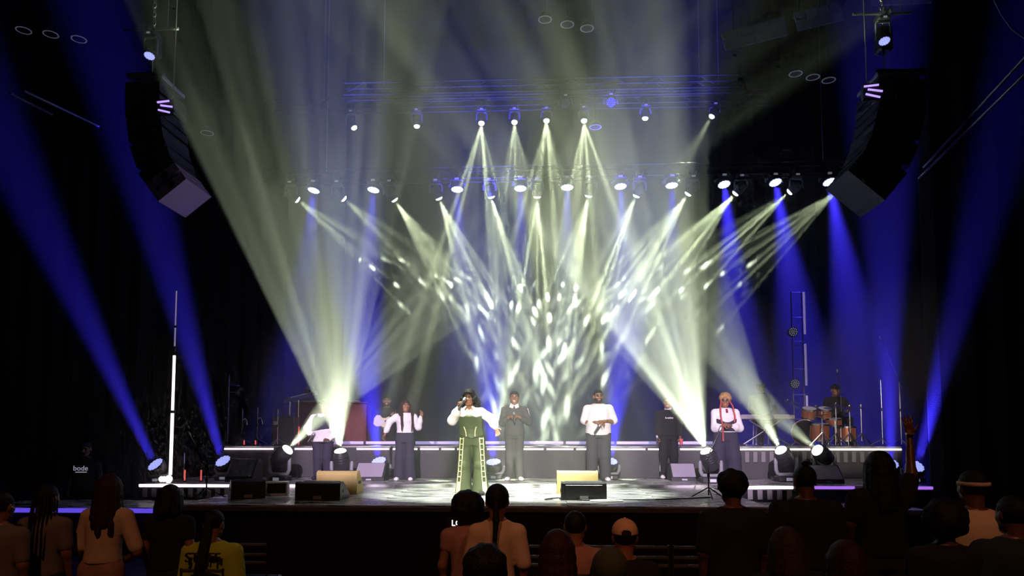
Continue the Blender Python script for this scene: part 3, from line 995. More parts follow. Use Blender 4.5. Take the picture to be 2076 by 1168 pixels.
# ------------------------------------------------------------------ keyboards and organ
M_WOOD = mat('dark red wood', (.16, .03, .022), .45, bump=.1, scale=20, var=.25)
M_KEYW = mat('white keys', (.8, .8, .8), .3)


def keyboard(c, w, d, rz, tilt, label, body, nkeys=28):
    r = empty('keyboard', c, label, 'keyboard', None, rz)
    r.rotation_euler = (tilt[0], tilt[1], rz)
    MB().box((0, 0, .045), (w, d, .09), bev=.012).build('body', body, r)
    me = None
    kw = w * .9 / nkeys
    for k in range(nkeys):
        x = -w * .45 + kw * (k + .5)
        if me is None:
            o = MB().box((0, 0, 0), (kw * .9, d * .45, .012)).build('key', M_KEYW, r)
            me = o.data
            o.location = (x, d * .22, .096)
        else:
            link_mesh('key', me, r, (x, d * .22, .096))
    MB().box((0, -d * .2, .094), (w * .5, d * .2, .008)).build('control_panel', M_DISP, r)
    return r


Y = 16.2
ka, kb = U(1497, 838, Y), U(1606, 838, Y)
kz = U(1550, 850, Y).z
M_KBODY = mat('pale keyboard case', (.38, .36, .38), .4)
kc = Vector(((ka.x + kb.x) / 2, Y, kz))
keyboard(kc, kb.x - ka.x, .36, 0, (0, 0), 'pale stage keyboard on the right riser', M_KBODY, 36)
r = empty('keyboard_stand', (kc.x, Y, ZR + .02), 'folding x-shaped stand under the right keyboard', 'keyboard stand')
hh = kz - ZR - .03
w = kb.x - ka.x
for s, dy in ((-1, -.03), (1, .03)):
    MB().tube([(-s * w * .42, dy, .025), (s * w * .32, dy, hh)], .018, 8).build('cross_bar', M_STEEL, r, True)
    MB().tube([(-s * w * .42, -.22, .02), (-s * w * .42, .22, .02)], .02, 8).build('foot', M_STEEL, r, True)
    MB().tube([(s * w * .32, -.2, hh), (s * w * .32, .2, hh)], .016, 8).build('support_arm', M_STEEL, r, True)
MB().lathe([(.04, -.06), (.04, .06)], (0, 0, hh * .53), (0, 1, 0), 12).build('hub', M_CASE, r)
Y = 17.0
a, b2 = U(598, 905, Y), U(742, 905, Y)
OB = empty('organ_cabinet', ((a.x + b2.x) / 2, Y, ZP), 'dark red wooden organ cabinet behind the left riser', 'organ')
oh = U(670, 818, Y).z - ZP
ow = b2.x - a.x
MB().box((0, .25, oh / 2), (ow, .5, oh), bev=.02).build('cabinet', M_WOOD, OB)
MB().box((0, .22, oh + .015), (ow + .08, .6, .03), bev=.008).build('top', M_WOOD, OB)
for k in range(3):
    MB().box((-ow / 3 + k * ow / 3, -.008, oh * .55), (ow * .28, .016, oh * .7), bev=.005).build('panel', M_WOOD, OB)
MB().box((-ow * .1, .2, oh + .06), (ow * .95, .12, .03)).build('key_rail', M_KEYW, OB)
for k in range(6):
    MB().box((ow * .42, -.02, oh * .2 + k * .06), (.18, .012, .02)).build('vent_slat', M_WOOD, OB)
Y = 16.4
a, b2 = U(578, 817, Y), U(642, 802, Y)
M_KBLUE = mat('blue keyboard case', (.12, .14, .45), .3)  # plain blue case colour
c = (a + b2) / 2
keyboard(c, (b2 - a).length, .3, 0, (.15, -math.atan2(b2.z - a.z, b2.x - a.x)), 'blue slanted keyboard on the left riser', M_KBLUE, 22)
r = empty('keyboard_stand', (c.x, Y - .1, ZR + .02), 'two-column stand under the blue slanted keyboard', 'keyboard stand')
for dx in (-.22, -.02):
    MB().tube([(dx, 0, .02), (dx, 0, c.z - ZR - .05)], .018, 8).build('column', M_STEEL, r, True)
    MB().tube([(dx, -.2, .02), (dx, .25, .02)], .018, 8).build('foot', M_STEEL, r, True)
MB().tube([(-.22, 0, .5), (-.02, 0, .5)], .012, 6).build('crossbar', M_STEEL, r)
# small cajon-like case and amplifier
for px0, px1, yt, Y, lab, lamp in ((555, 600, 845, 15.9, 'dark amplifier with pale badge on the left riser', 1),):
    a, b2 = U(px0, 905, Y), U(px1, 905, Y)
    h = U(px0, yt, Y).z - ZR - .02
    r = empty('amplifier', ((a.x + b2.x) / 2, Y, ZR + .02), lab, 'amplifier')
    w = b2.x - a.x
    MB().box((0, 0, h / 2), (w, .3, h), bev=.02).build('cabinet', M_CASE, r)
    MB().box((0, -.155, h * .42), (w * .86, .01, h * .7)).build('grille', M_GRILLE, r)
    MB().box((-w * .32, -.163, h * .78), (.09, .01, .08)).build('badge', M_FRAME, r)
    MB().tube([(-.1, 0, h), (-.08, 0, h + .04), (.08, 0, h + .04), (.1, 0, h)], .012, 6).build('handle', M_BLACK, r)

# ------------------------------------------------------------------ drum kit
M_SHELL = mat('copper drum shell', (.62, .2, .1), .25, .55)
M_SKINH = mat('black drum head', (.008, .008, .012), .8, spec=.1)
M_HEADW = mat('white drum head', (.75, .72, .7), .5)
M_BRASS = mat('brass cymbal', (.75, .55, .2), .25, 1.0)
ZD = ZR + .02


def drum(name, c, r, h, axis, label, front, parts_legs=0, lugs=8):
    e = empty(name, (c[0], c[1], ZD), label, 'drum', 'drums of the kit')
    p = Vector(c) - e.location
    ax = Vector(axis).normalized()
    q = orient(ax)
    MB().lathe([(r, -h / 2), (r, h / 2)], p, ax, 28).build('shell', M_SHELL, e, True)
    for s in (-1, 1):
        MB().lathe([(r * 1.01, -.02), (r * 1.04, -.018), (r * 1.04, .018), (r * 1.01, .02)], p + ax * s * h / 2, ax, 28, cap=False).build('hoop', M_STEEL, e, True)
        MB().lathe([(r * .98, -.004), (r * .98, .004)], p + ax * s * (h / 2 + .008), ax, 28).build('drum_head', front if s > 0 else M_HEADW, e)
    me = None
    for k in range(lugs):
        g = 2 * math.pi * k / lugs
        pos = p + q @ Vector((r * 1.03 * math.cos(g), r * 1.03 * math.sin(g), 0))
        MB().tube([pos - ax * h * .42, pos + ax * h * .42], .009, 5).build('tension_rod', M_STEEL, e)
    for k in range(parts_legs):
        g = 2 * math.pi * k / max(parts_legs, 1) + .3
        x, y = p.x + r * 1.05 * math.cos(g), p.y + r * 1.05 * math.sin(g)
        MB().tube([(x, y, .01), (x, y, p.z + h * .2)], .01, 6).build('leg', M_STEEL, e)
    return e


Yd = 16.3
bc = U(1632, 873, Yd)
bc.z = ZD + .29
drum('bass_drum', (bc.x, Yd, bc.z), .28, .42, (-.35, -1, .0), 'bass drum with black front head and copper shell', M_SKINH)
tx = [(1640, 838, 16.2, .15, .2, 'small copper rack tom over the bass drum'), (1672, 838, 16.3, .15, .2, 'second copper rack tom right of the first')]
for px, py, Y, rr, h, lab in tx:
    e = drum('rack_tom', U(px, py, Y), rr, h, (0, -.35, 1), lab, M_HEADW, lugs=6)
    z = U(px, py, Y).z - ZD
    MB().tube([(0, .05, z - .1), (0, .14, z - .3), (0, .16, .3)], .014, 6).build('mount', M_STEEL, e)
    MB().tube([(0, .16, .3), (0, .16, .01)], .014, 6).build('mount_post', M_STEEL, e)
drum('floor_tom', U(1662, 876, 16.0), .2, .34, (0, -.1, 1), 'copper floor tom right of the bass drum', M_HEADW, 3)
drum('snare_drum', U(1690, 856, 16.2), .17, .14, (0, -.1, 1), 'shallow snare drum below the cymbal stands', M_HEADW, 3)
drum('floor_tom', U(1716, 880, 16.4), .2, .3, (0, 0, 1), 'copper floor tom at the right of the kit', M_HEADW, 3)


def cymbal(px, py, Y, r, tilt, label, arm=0):
    p = U(px, py, Y)
    e = empty('cymbal_stand', (p.x + arm, Y, ZD), label, 'cymbal', 'cymbals of the drum kit')
    z = p.z - ZD
    for k in range(3):
        a = k * 2.094 + .4
        MB().tube([(0, 0, .28), (.28 * math.cos(a), .28 * math.sin(a), .012)], .012, 6).build('leg', M_STEEL, e)
    MB().tube([(0, 0, .1), (0, 0, z * (.8 if arm else 1.0))], .014, 8).build('pole', M_STEEL, e, True)
    if arm:
        MB().tube([(0, 0, z * .78), (-arm, 0, z)], .011, 6).build('boom_arm', M_STEEL, e, True)
    ax = Vector((tilt, -.12, 1)).normalized()
    c = MB().lathe([(r, -.022), (r * .6, -.006), (r * .2, .004), (r * .16, .02), (.01, .03)], (-arm, 0, z), ax, 28).build('cymbal', M_BRASS, e, True)
    MB().lathe([(.02, .03), (.012, .055)], (-arm, 0, z), ax, 8).build('wing_nut', M_STEEL, c)


cymbal(1597, 814, 16.4, .28, .04, 'wide flat cymbal above the keyboard end', arm=.35)
cymbal(1655, 826, 16.6, .18, -.3, 'small tilted cymbal over the bass drum')
cymbal(1694, 821, 16.0, .2, .06, 'cymbal in front of the drummer')
cymbal(1722, 826, 16.1, .25, -.04, 'broad flat cymbal right of the drummer')
cymbal(1745, 825, 16.5, .1, .0, 'tiny cymbal at the far right of the kit')
b = Vector((U(1708, 905, 16.7).x, 16.7, ZD))
mic_stand(b, U(1708, 800, 16.7).z - ZD, 'dark microphone stand bent over the drummer', boom=U(1700, 768, 16.6) - b, m=M_CASE)
e = empty('hi_hat', (U(1668, 900, 15.6).x, 15.6, ZD), 'hi-hat on a chrome tripod at the front of the kit', 'cymbal', 'cymbals of the drum kit')
for k in range(3):
    a = k * 2.094 + .9
    MB().tube([(0, 0, .3), (.26 * math.cos(a), .26 * math.sin(a), .012)], .012, 6).build('leg', M_STEEL, e)
MB().tube([(0, 0, .02), (0, 0, .75)], .012, 8).build('pole', M_STEEL, e, True)
for z, s in ((.66, 1), (.63, -1)):
    MB().lathe([(.17, 0), (.1, .01 * s), (.03, .018 * s), (.012, .02 * s)], (0, 0, z), n=24).build('cymbal', M_BRASS, e, True)
MB().box((0, -.15, .03), (.08, .3, .02)).build('pedal', M_STEEL, e)
tr = U(1696, 870, 17.1)
e = empty('drum_throne', (tr.x, 17.1, ZD), 'round drum throne under the drummer', 'stool')
MB().lathe([(.17, .44), (.18, .47), (.18, .52), (.15, .54)], n=20).build('seat', M_CASE, e, True)
MB().tube([(0, 0, .1), (0, 0, .45)], .02, 8).build('pole', M_STEEL, e)
for k in range(3):
    a = k * 2.094
    MB().tube([(0, 0, .25), (.24 * math.cos(a), .24 * math.sin(a), .012)], .012, 6).build('leg', M_STEEL, e)
tr = U(1545, 870, 17.0)
e = empty('keyboard_stool', (tr.x, 17.0, ZD), 'padded stool under the right keyboard player', 'stool')
MB().box((0, 0, .52), (.4, .3, .08), bev=.02).build('seat', M_CASE, e)
for sx in (-1, 1):
    for sy in (-1, 1):
        MB().tube([(sx * .16, sy * .11, .5), (sx * .18, sy * .13, .01)], .014, 6).build('leg', M_STEEL, e)

# cables, water bottles and tape on the apron edge
tag(MB().tube([UZ(x, y, ZS) + Vector((0, 0, .012)) for x, y in ((1105, 1014), (1130, 1011), (1150, 1013), (1180, 1016), (1240, 1014.5), (1330, 1015), (1400, 1012), (1440, 1010))], .01, 6).build('stage_cable', M_CASE, None, True),
    'black cable lying along the right apron edge', 'cable')
r = MB().tube([UZ(1229 + 33 * math.cos(a), 1015.6, ZS) + Vector((0, -.1 + .0 * a + .1 * math.sin(a), .01)) for a in np.linspace(0, 2 * math.pi, 20)], .012, 6, False).build('white_ring', M_FRAME, None, True)  # closed white ring along the apron edge
tag(r, 'white ring on the apron edge', 'cable')

# glowing letters on the stage front
def text(body, size, m, loc, rot, parent, name='lettering', ext=.002):
    cu = bpy.data.curves.new(name, 'FONT')
    cu.body = body
    cu.size = size
    cu.extrude = ext
    cu.align_x = 'CENTER'
    cu.resolution_u = 3
    cu.materials.append(m)
    t = bpy.data.objects.new('type', cu)
    C.objects.link(t)
    me = bpy.data.meshes.new_from_object(t.evaluated_get(bpy.context.evaluated_depsgraph_get()))
    bpy.data.objects.remove(t)
    if not me.materials:
        me.materials.append(m)
    return link_mesh(name, me, parent, loc, rot)


M_GLOW = mat('lit white letters', (1, .98, .95), .4, emit=3.0)
p = U(926, 1060, YA - .02)
r = empty('lit_sign', p, 'small sign with two lit white letters on the dark stage front', 'sign')
MB().box((0, .01, 0), (.3, .02, .16), bev=.005).build('plate', M_BLACK, r)
text('LO', .11, M_GLOW, (0, -.004, -.04), (math.pi / 2, 0, 0), r)


# ------------------------------------------------------------------ audience chairs
def chair(x, Y, label, group='audience chairs', rz=0.0, z_top=.86):
    r = empty('audience_chair', (x, Y, 0), label, 'chair', group, rz)
    for s in (-1, 1):
        MB().tube([(s * .18, -.2, z_top), (s * .18, -.19, .45), (s * .185, -.24, .01)], .011, 6).build('rear_leg', M_CHAIR, r, True)
        MB().tube([(s * .175, .22, .44), (s * .185, .25, .01)], .011, 6).build('front_leg', M_CHAIR, r, True)
    MB().box((0, .02, .45), (.38, .42, .035), bev=.015).build('seat', M_CHAIR, r)
    for k, z in enumerate((z_top - .02, z_top - .12, z_top - .2)):
        MB().box((0, -.2, z), (.36, .018, .03), bev=.005).build('back_slat', M_CHAIRR, r)
    return r


M_CHAIR = mat('dark chair frame', (.03, .03, .032), .35, .3)
M_CHAIRR = mat('chair back rail', (.6, .6, .6), .2, .9)
for px, lab in ((505, 'empty chair beside the lime staff shirt'), (1097, 'empty chair right of the pair of women'), (1228, 'empty chair left of the beige cap'),
                (1318, 'empty chair right of the beige cap'), (1403, 'empty chair behind the front row gap at right centre')):
    p = U(px, 1124, 7.2)
    chair(p.x, 7.4, lab)

# ------------------------------------------------------------------ people: distance-field bodies turned into one continuous surface
def A3(p):
    return np.array(p, float)


def f_cap(G, a, b, ra, rb):
    a, b = A3(a), A3(b)
    ab = b - a
    L = max(float(ab @ ab), 1e-9)
    px, py, pz = G[0] - a[0], G[1] - a[1], G[2] - a[2]
    t = np.clip((px * ab[0] + py * ab[1] + pz * ab[2]) / L, 0, 1)
    return np.sqrt((px - t * ab[0]) ** 2 + (py - t * ab[1]) ** 2 + (pz - t * ab[2]) ** 2) - (ra + t * (rb - ra))


def f_ell(G, c, r):
    return (np.sqrt(((G[0] - c[0]) / r[0]) ** 2 + ((G[1] - c[1]) / r[1]) ** 2 + ((G[2] - c[2]) / r[2]) ** 2) - 1) * min(r)


def f_stack(G, secs):
    """stacked ellipses: (z, cx, cy, half width, half depth)"""
    s = np.array(sorted(secs), float)
    z = G[2]
    cx, cy, w, d = (np.interp(z, s[:, 0], s[:, k]) for k in (1, 2, 3, 4))
    f = (np.sqrt(((G[0] - cx) / w) ** 2 + ((G[1] - cy) / d) ** 2) - 1) * np.minimum(w, d)
    return np.maximum(np.maximum(f, s[0, 0] - z), z - s[-1, 0])


def smin(a, b, k):
    h = np.clip(.5 + .5 * (b - a) / k, 0, 1)
    return b + (a - b) * h - k * h * (1 - h)


def nets(fn, lo, hi, h):
    """naive surface nets"""
    lo, hi = A3(lo), A3(hi)
    n = np.maximum(np.ceil((hi - lo) / h).astype(int) + 1, 4)
    ax = [lo[i] + h * np.arange(n[i]) for i in range(3)]
    G = np.meshgrid(*ax, indexing='ij')
    f = fn(G)
    f[[0, -1]] = np.maximum(f[[0, -1]], 1e-3)
    f[:, [0, -1]] = np.maximum(f[:, [0, -1]], 1e-3)
    f[:, :, [0, -1]] = np.maximum(f[:, :, [0, -1]], 1e-3)
    ins = f < 0
    acc = np.zeros(tuple(n - 1) + (3,))
    cnt = np.zeros(tuple(n - 1))
    corners = [(i, j, k) for i in (0, 1) for j in (0, 1) for k in (0, 1)]
    sl = lambda c: tuple(slice(c[q], n[q] - 1 + c[q]) for q in range(3))
    for c in corners:
        for d in range(3):
            if c[d]:
                continue
            e = list(c)
            e[d] = 1
            fa, fb = f[sl(c)], f[sl(e)]
            m = ins[sl(c)] != ins[sl(e)]
            t = np.where(m, fa / np.where(m, fa - fb, 1), 0)
            for q in range(3):
                acc[..., q] += np.where(m, c[q] + (t if q == d else 0), 0)
            cnt += m
    has = cnt > 0
    idx = np.full(has.shape, -1)
    idx[has] = np.arange(has.sum())
    cell = np.argwhere(has)
    V = lo + (cell + acc[has] / cnt[has][:, None]) * h
    Q = []
    for d in range(3):
        u, v = (d + 1) % 3, (d + 2) % 3
        s0 = [slice(None)] * 3
        s1 = [slice(None)] * 3
        s0[d] = slice(0, n[d] - 1)
        s1[d] = slice(1, n[d])
        a, b = ins[tuple(s0)], ins[tuple(s1)]
        p = np.argwhere(a != b)
        p = p[(p[:, u] > 0) & (p[:, v] > 0) & (p[:, u] < n[u] - 1) & (p[:, v] < n[v] - 1)]
        if not len(p):
            continue
        fl = a[p[:, 0], p[:, 1], p[:, 2]]
        q = []
        for du, dv in ((1, 1), (0, 1), (0, 0), (1, 0)):
            r = p.copy()
            r[:, u] -= du
            r[:, v] -= dv
            q.append(idx[r[:, 0], r[:, 1], r[:, 2]])
        q = np.stack(q, 1)
        q[~fl] = q[~fl][:, ::-1]
        Q.append(q)
    return V, np.concatenate(Q) if Q else np.zeros((0, 4), int)


def np_mesh(name, V, Q, mats, mi=None):
    me = bpy.data.meshes.new(name)
    me.vertices.add(len(V))
    me.vertices.foreach_set('co', np.ascontiguousarray(V, np.float32).ravel())
    me.loops.add(Q.size)
    me.loops.foreach_set('vertex_index', Q.astype(np.int32).ravel())
    me.polygons.add(len(Q))
    me.polygons.foreach_set('loop_start', np.arange(0, Q.size, 4, dtype=np.int32))
    me.polygons.foreach_set('loop_total', np.full(len(Q), 4, np.int32))
    for m in mats:
        me.materials.append(m)
    if mi is not None:
        me.polygons.foreach_set('material_index', mi.astype(np.int32))
    me.update()
    me.validate()
    me.shade_smooth()
    return me


def union(prims, k):
    """prims: ('c',a,b,ra,rb) ('e',c,r) ('s',secs), each optionally with its own blend as last float"""
    def fn(G):
        out = None
        for p in prims:
            g = f_cap(G, *p[1:5]) if p[0] == 'c' else f_ell(G, *p[1:3]) if p[0] == 'e' else f_stack(G, p[1])
            out = g if out is None else smin(out, g, k)
        return out
    return fn


def bounds(prims, pad=.03):
    lo, hi = np.full(3, 9.), np.full(3, -9.)
    for p in prims:
        if p[0] == 'c':
            for q, r in ((p[1], p[3]), (p[2], p[4])):
                lo, hi = np.minimum(lo, A3(q) - r), np.maximum(hi, A3(q) + r)
        elif p[0] == 'e':
            lo, hi = np.minimum(lo, A3(p[1]) - A3(p[2])), np.maximum(hi, A3(p[1]) + A3(p[2]))
        else:
            for z, cx, cy, w, d in p[1]:
                lo, hi = np.minimum(lo, (cx - w, cy - d, z)), np.maximum(hi, (cx + w, cy + d, z))
    return lo - pad, hi + pad


def rotm(yaw, tilt, roll):
    return np.array(Matrix.Rotation(yaw, 3, 'Z') @ Matrix.Rotation(tilt, 3, 'X') @ Matrix.Rotation(roll, 3, 'Y'))


def head_mesh(h, smile=False, beard=False):
    """head in its own frame: centre of the skull at the origin, face towards -y, about 0.23 m tall"""
    pr = [('e', (0, .012, .035), (.074, .094, .083)), ('e', (0, -.012, -.03), (.062, .072, .08)), ('e', (0, -.038, -.078), (.04, .042, .036)),
          ('c', (-.045, -.01, -.06), (-.02, -.055, -.09), .024, .02), ('c', (.045, -.01, -.06), (.02, -.055, -.09), .024, .02),
          ('c', (-.04, -.062, .026), (.04, -.062, .026), .017, .017), ('e', (-.042, -.05, -.02), (.024, .026, .022)), ('e', (.042, -.05, -.02), (.024, .026, .022))]
    base = union(pr, .028)
    nose = [('c', (0, -.078, .012), (0, -.098, -.022), .008, .013), ('e', (-.014, -.088, -.026), (.009, .01, .008)), ('e', (.014, -.088, -.026), (.009, .01, .008))]
    lips = [('c', (-.02, -.082, -.055), (.02, -.082, -.055), .006, .006), ('c', (-.016, -.08, -.064), (.016, -.08, -.064), .007, .007)]
    fine = [('e', (-.078, .014, .0), (.012, .022, .034)), ('e', (.078, .014, .0), (.012, .022, .034))]

    def fn(G):
        f = base(G)
        for sx in (-1, 1):
            e = f_ell(G, (sx * .031, -.088, .008), (.018, .018, .012))
            f = -smin(-f, e, .012)
        f = smin(f, union(nose, .01)(G), .012)
        f = smin(f, union(lips, .004)(G), .006)
        f = smin(f, union(fine, .004)(G), .008)
        f = smin(f, f_cap(G, (0, .02, -.05), (0, .03, -.17), .052, .056), .02)
        return f
    V, Q = nets(fn, (-.12, -.13, -.16), (.12, .13, .14), h)
    c = V[Q].mean(1)
    mi = np.zeros(len(Q))
    lip = (np.abs(c[:, 0]) < .027) & (c[:, 2] < -.048) & (c[:, 2] > -.072) & (c[:, 1] < -.074)
    mi[lip] = 1
    if smile:
        mi[lip & (np.abs(c[:, 2] + .0595) < .005) & (np.abs(c[:, 0]) < .021)] = 3
    brow = (np.abs(np.abs(c[:, 0]) - .034) < .02) & (np.abs(c[:, 2] - .031) < .0055) & (c[:, 1] < -.05)
    mi[brow] = 2
    if beard:
        bd = (c[:, 1] < -.0) & (c[:, 2] < -.035) & (c[:, 2] > -.115) & ~lip & ((np.abs(c[:, 0]) > .024) | (c[:, 2] < -.07) | ((c[:, 2] > -.047) & (c[:, 2] < -.038)))
        mi[bd] = 2
    VV, QQ, MI = [V], [Q], [mi]
    n0 = len(V)
    for sx in (-1, 1):
        ev, eq = nets(lambda G: f_ell(G, (0, 0, 0), (.0115, .0115, .0115)), (-.02,) * 3, (.02,) * 3, .004)
        ec = ev[eq].mean(1)
        em = np.where((ec[:, 1] < -.004) & (np.hypot(ec[:, 0], ec[:, 2]) < .0082), 2, 3)
        ev = ev * (1, 1, .5) + (sx * .031, -.0715, .008)
        VV.append(ev)
        QQ.append(eq + n0)
        MI.append(em)
        n0 += len(ev)
    return np.concatenate(VV), np.concatenate(QQ), np.concatenate(MI)


def hand_mesh(wrist, d, n, thumb, curl, h, spread=.12, s=1.0):
    """hand: d = along the forearm, n = palm normal, thumb = +1/-1 side; curl 0 flat .. 1 fist"""
    d = Vector(d).normalized()
    n = Vector(n)
    n = (n - d * n.dot(d)).normalized()
    t = d.cross(n) * thumb
    W = Vector(wrist)
    pr = []
    pal = W + d * .055 * s
    for k in (-.028, -.01, .01, .028):
        pr.append(('c', tuple(W + d * .012 * s + t * k * .6 * s), tuple(W + d * .088 * s + t * k * s), .015 * s, .0125 * s))
    lens = (.068, .082, .088, .078)
    for k, (off, L) in enumerate(zip((-.033, -.0115, .0105, .032), lens)):
        p = W + d * .088 * s + t * off * s
        dirv = (d + t * (off * spread * 30)).normalized()
        seg = [L * .45 * s, L * .3 * s, L * .25 * s]
        for q in range(3):
            ang = curl * (1.15, 1.45, 1.0)[q] + .08
            dirv = (Matrix.Rotation(ang, 3, d.cross(n).normalized()) @ dirv).normalized()
            e = p + dirv * seg[q]
            pr.append(('c', tuple(p), tuple(e), (.0095, .0088, .008)[q] * s, (.0088, .008, .007)[q] * s))
            p = e
    p = W + d * .025 * s + t * .03 * s
    for q, (L, a) in enumerate(((.04, .75), (.032, .45), (.026, .2))):
        dirv = (d * (1 - .3 * (1 - curl)) + t * (a + .3 * (1 - curl)) + n * (.35 + .7 * curl * (q > 0))).normalized()
        e = p + dirv * L * s
        pr.append(('c', tuple(p), tuple(e), (.013, .011, .0095)[q] * s, (.011, .0095, .008)[q] * s))
        p = e
    pr.append(('c', tuple(W - d * .05), tuple(W + d * .02), .025 * s, .022 * s))
    lo, hi = bounds(pr, .012)
    return nets(union(pr, .005), lo, hi, h)


HEADS = {}
SKIN = {}


def skin_mats(tone):
    if tone not in SKIN:
        cols = {'deep': (.12, .055, .032), 'brown': (.25, .112, .062), 'tan': (.36, .2, .13), 'warm': (.24, .11, .06)}
        c = cols[tone]
        SKIN[tone] = [mat('skin ' + tone, c, .42, bump=.04, scale=120, var=.08), mat('lips ' + tone, (c[0] * 1.25, c[1] * .75, c[2] * .9), .35),
                      mat('dark hair and brow', (.012, .009, .008), .5), mat('eye white and teeth', (.75, .73, .7), .3)]
    return SKIN[tone]


def person(pos, rz, H, label, tone='brown', build=1.0, belly=0.0, bust=0.0, arms=None, head=(0, 0, 0), shirt=None, pants=None, shoes=None,
           hair=None, hands=(None, None), res=.016, seat=None, lean=(0, 0), smile=False, beard=False, hw=None, feet=.0, group=None, hres=.0075, stance=.1, cat='person'):
    """standing (or seated: seat = seat height) figure. All joints in metres for a 1.75 m body, face towards -y, then scaled by H.
    arms: ((elbow, wrist), (elbow, wrist)) for the -x and the +x arm."""
    root = empty('person', pos, label, cat, group, rz)
    s = H / 1.75
    b = build
    dz = 0.0
    if seat is not None:
        dz = seat / s - .86
    lx, ly = lean
    sh = 1.372 + dz
    SW = .185 * (.55 + .45 * b)
    shp = [A3((sx * SW + lx, ly, sh)) for sx in (-1, 1)]
    hipz = .9 + dz
    neck = A3((lx, ly + .01, 1.49 + dz))
    hc = A3((lx * 1.15, ly * 1.2 - .016, 1.615 + dz))
    adz = 0.0
    if arms is None:
        adz = dz
        ex = SW + .05
        arms = (((-ex, .02, 1.12), (-ex + .01, -.06, .88)), ((ex, .02, 1.12), (ex - .01, -.06, .88)))
    arms = [[A3(e) + (0, 0, adz), A3(w) + (0, 0, adz)] for e, w in arms]
    # torso sections
    def torso(g, lo=.82, hi=1.49):
        S = [(.82, .155, .108, 0), (.93, .168, .12, 0), (1.02, .152, .112, .5), (1.1, .142, .106, 1), (1.2, .15, .108, .6), (1.3, .163, .115, .15), (1.37, .162, .108, 0), (1.41, .13, .092, 0), (1.44, .095, .076, 0), (1.47, .07, .064, 0), (1.5, .055, .055, 0)]
        out = []
        for z, w, d, bl in S:
            if lo <= z <= hi:
                t = (z - .82) / .67
                bz = 1 + (b - 1) * (1 if z < 1.2 else .85 if z < 1.29 else .65 if z < 1.35 else .5)
                ww = w * bz if z < 1.43 else w * (.7 + .3 * b)
                bu = bust * math.exp(-((z - 1.27) / .07) ** 2)
                bd = belly * (bl + .25)
                out.append((z + dz, lx * t, ly * t - bd * .55 - bu * .5, ww + g + bd * .5, d * (.6 + .4 * b) + g + bd * .6 + bu * .55))
        return out
    # legs
    if seat is None:
        legs = []
        for sx in (-1, 1):
            hip, knee, ank = A3((sx * .088 * b, .0, .88)), A3((sx * (stance + .0), -.015 + feet * sx, .49)), A3((sx * (stance + .015), .02 + feet * sx, .085))
            legs.append((hip, knee, ank))
    else:
        legs = []
        for sx in (-1, 1):
            hip, knee = A3((sx * .1, -.02, .9 + dz)), A3((sx * .14, -.42, .9 + dz))
            ank = A3((sx * .15, -.4, .085))
            legs.append((hip, knee, ank))
    leg_r = .5 + .5 * b
    body = [('s', torso(0)), ('c', neck - (0, 0, .06), hc - (0, -.02, .08), .056, .052)]
    for k in range(2):
        e, w = arms[k]
        body += [('c', (shp[k][0] * .3, shp[k][1] + .005, sh + .065), shp[k], .04, .046 * leg_r)]
        body += [('c', shp[k], e, .052 * leg_r, .041 * leg_r), ('c', e, w, .041 * leg_r, .027)]
        hip, knee, ank = legs[k]
        body += [('c', hip, knee, .082 * leg_r, .055 * leg_r), ('c', knee, ank, .053 * leg_r, .037)]
        toe = A3((ank[0] + (-.03 if ank[0] < 0 else .03), ank[1] - .15, .035))
        body.append(('c', ank - (0, -.02, .04), toe, .035, .028))
    lo, hi = bounds(body)
    V, Q = nets(union(body, .04), lo, hi, res)
    VV, QQ, MI = [V], [Q], [np.zeros(len(Q))]
    n0 = len(V)
    # head
    key = (round(hres, 4), smile, beard)
    if key not in HEADS:
        HEADS[key] = head_mesh(hres, smile, beard)
    hv, hq, hm = HEADS[key]
    R = rotm(*head)
    hs = 1.11 if hw is None else hw
    VV.append((hv * hs) @ R.T + hc)
    QQ.append(hq + n0)
    MI.append(hm)
    n0 += len(hv)
    # hands
    for k in range(2):
        e, w = arms[k]
        hd = hands[k] or {}
        d = Vector(hd.get('d', tuple(w - e)))
        n = hd.get('n', (1 if k == 0 else -1, 0, 0))
        th = hd.get('thumb', None)
        if th is None:
            dn = d.normalized().cross(Vector(n))
            th = 1 if dn.y < 0 else -1
        v, q = hand_mesh(tuple(w), d, n, th, hd.get('curl', .3), hd.get('res', hres * .8), s=hd.get('s', 1.0))
        VV.append(v)
        QQ.append(q + n0)
        MI.append(np.zeros(len(q)))
        n0 += len(v)
    me = np_mesh('body', np.concatenate(VV) * s, np.concatenate(QQ), skin_mats(tone), np.concatenate(MI))
    bo = link_mesh('body', me, root)

    def cloth(name, prims, k, m, cut=None, r=res, parent=root):
        lo, hi = bounds(prims, .04)
        base = union(prims, k)
        V, Q = nets((lambda G: np.maximum(base(G), cut(G))) if cut else base, lo, hi, r)
        return link_mesh(name, np_mesh(name, V * s, Q, [m]), parent)

    info = {'root': root, 's': s, 'hc': hc, 'R': R, 'arms': arms, 'shp': shp, 'legs': legs, 'torso': torso, 'dz': dz, 'cloth': cloth, 'hs': hs}
    # trousers
    if pants:
        m, rt, rk, rh = pants[:4]
        wz = pants[4] if len(pants) > 4 else 1.04
        pr = [('s', [q for q in torso(.014) if q[0] < wz + dz + .06])]
        for hip, knee, ank in legs:
            pr += [('c', hip, knee, rt, rk), ('c', knee, A3((ank[0], ank[1], .05)), rk, rh)]
        zt = wz + dz
        info['pants'] = (rt, rk, rh)
        cloth('trousers', pr, .035, m, cut=lambda G: np.maximum(G[2] - zt, .025 - G[2]))
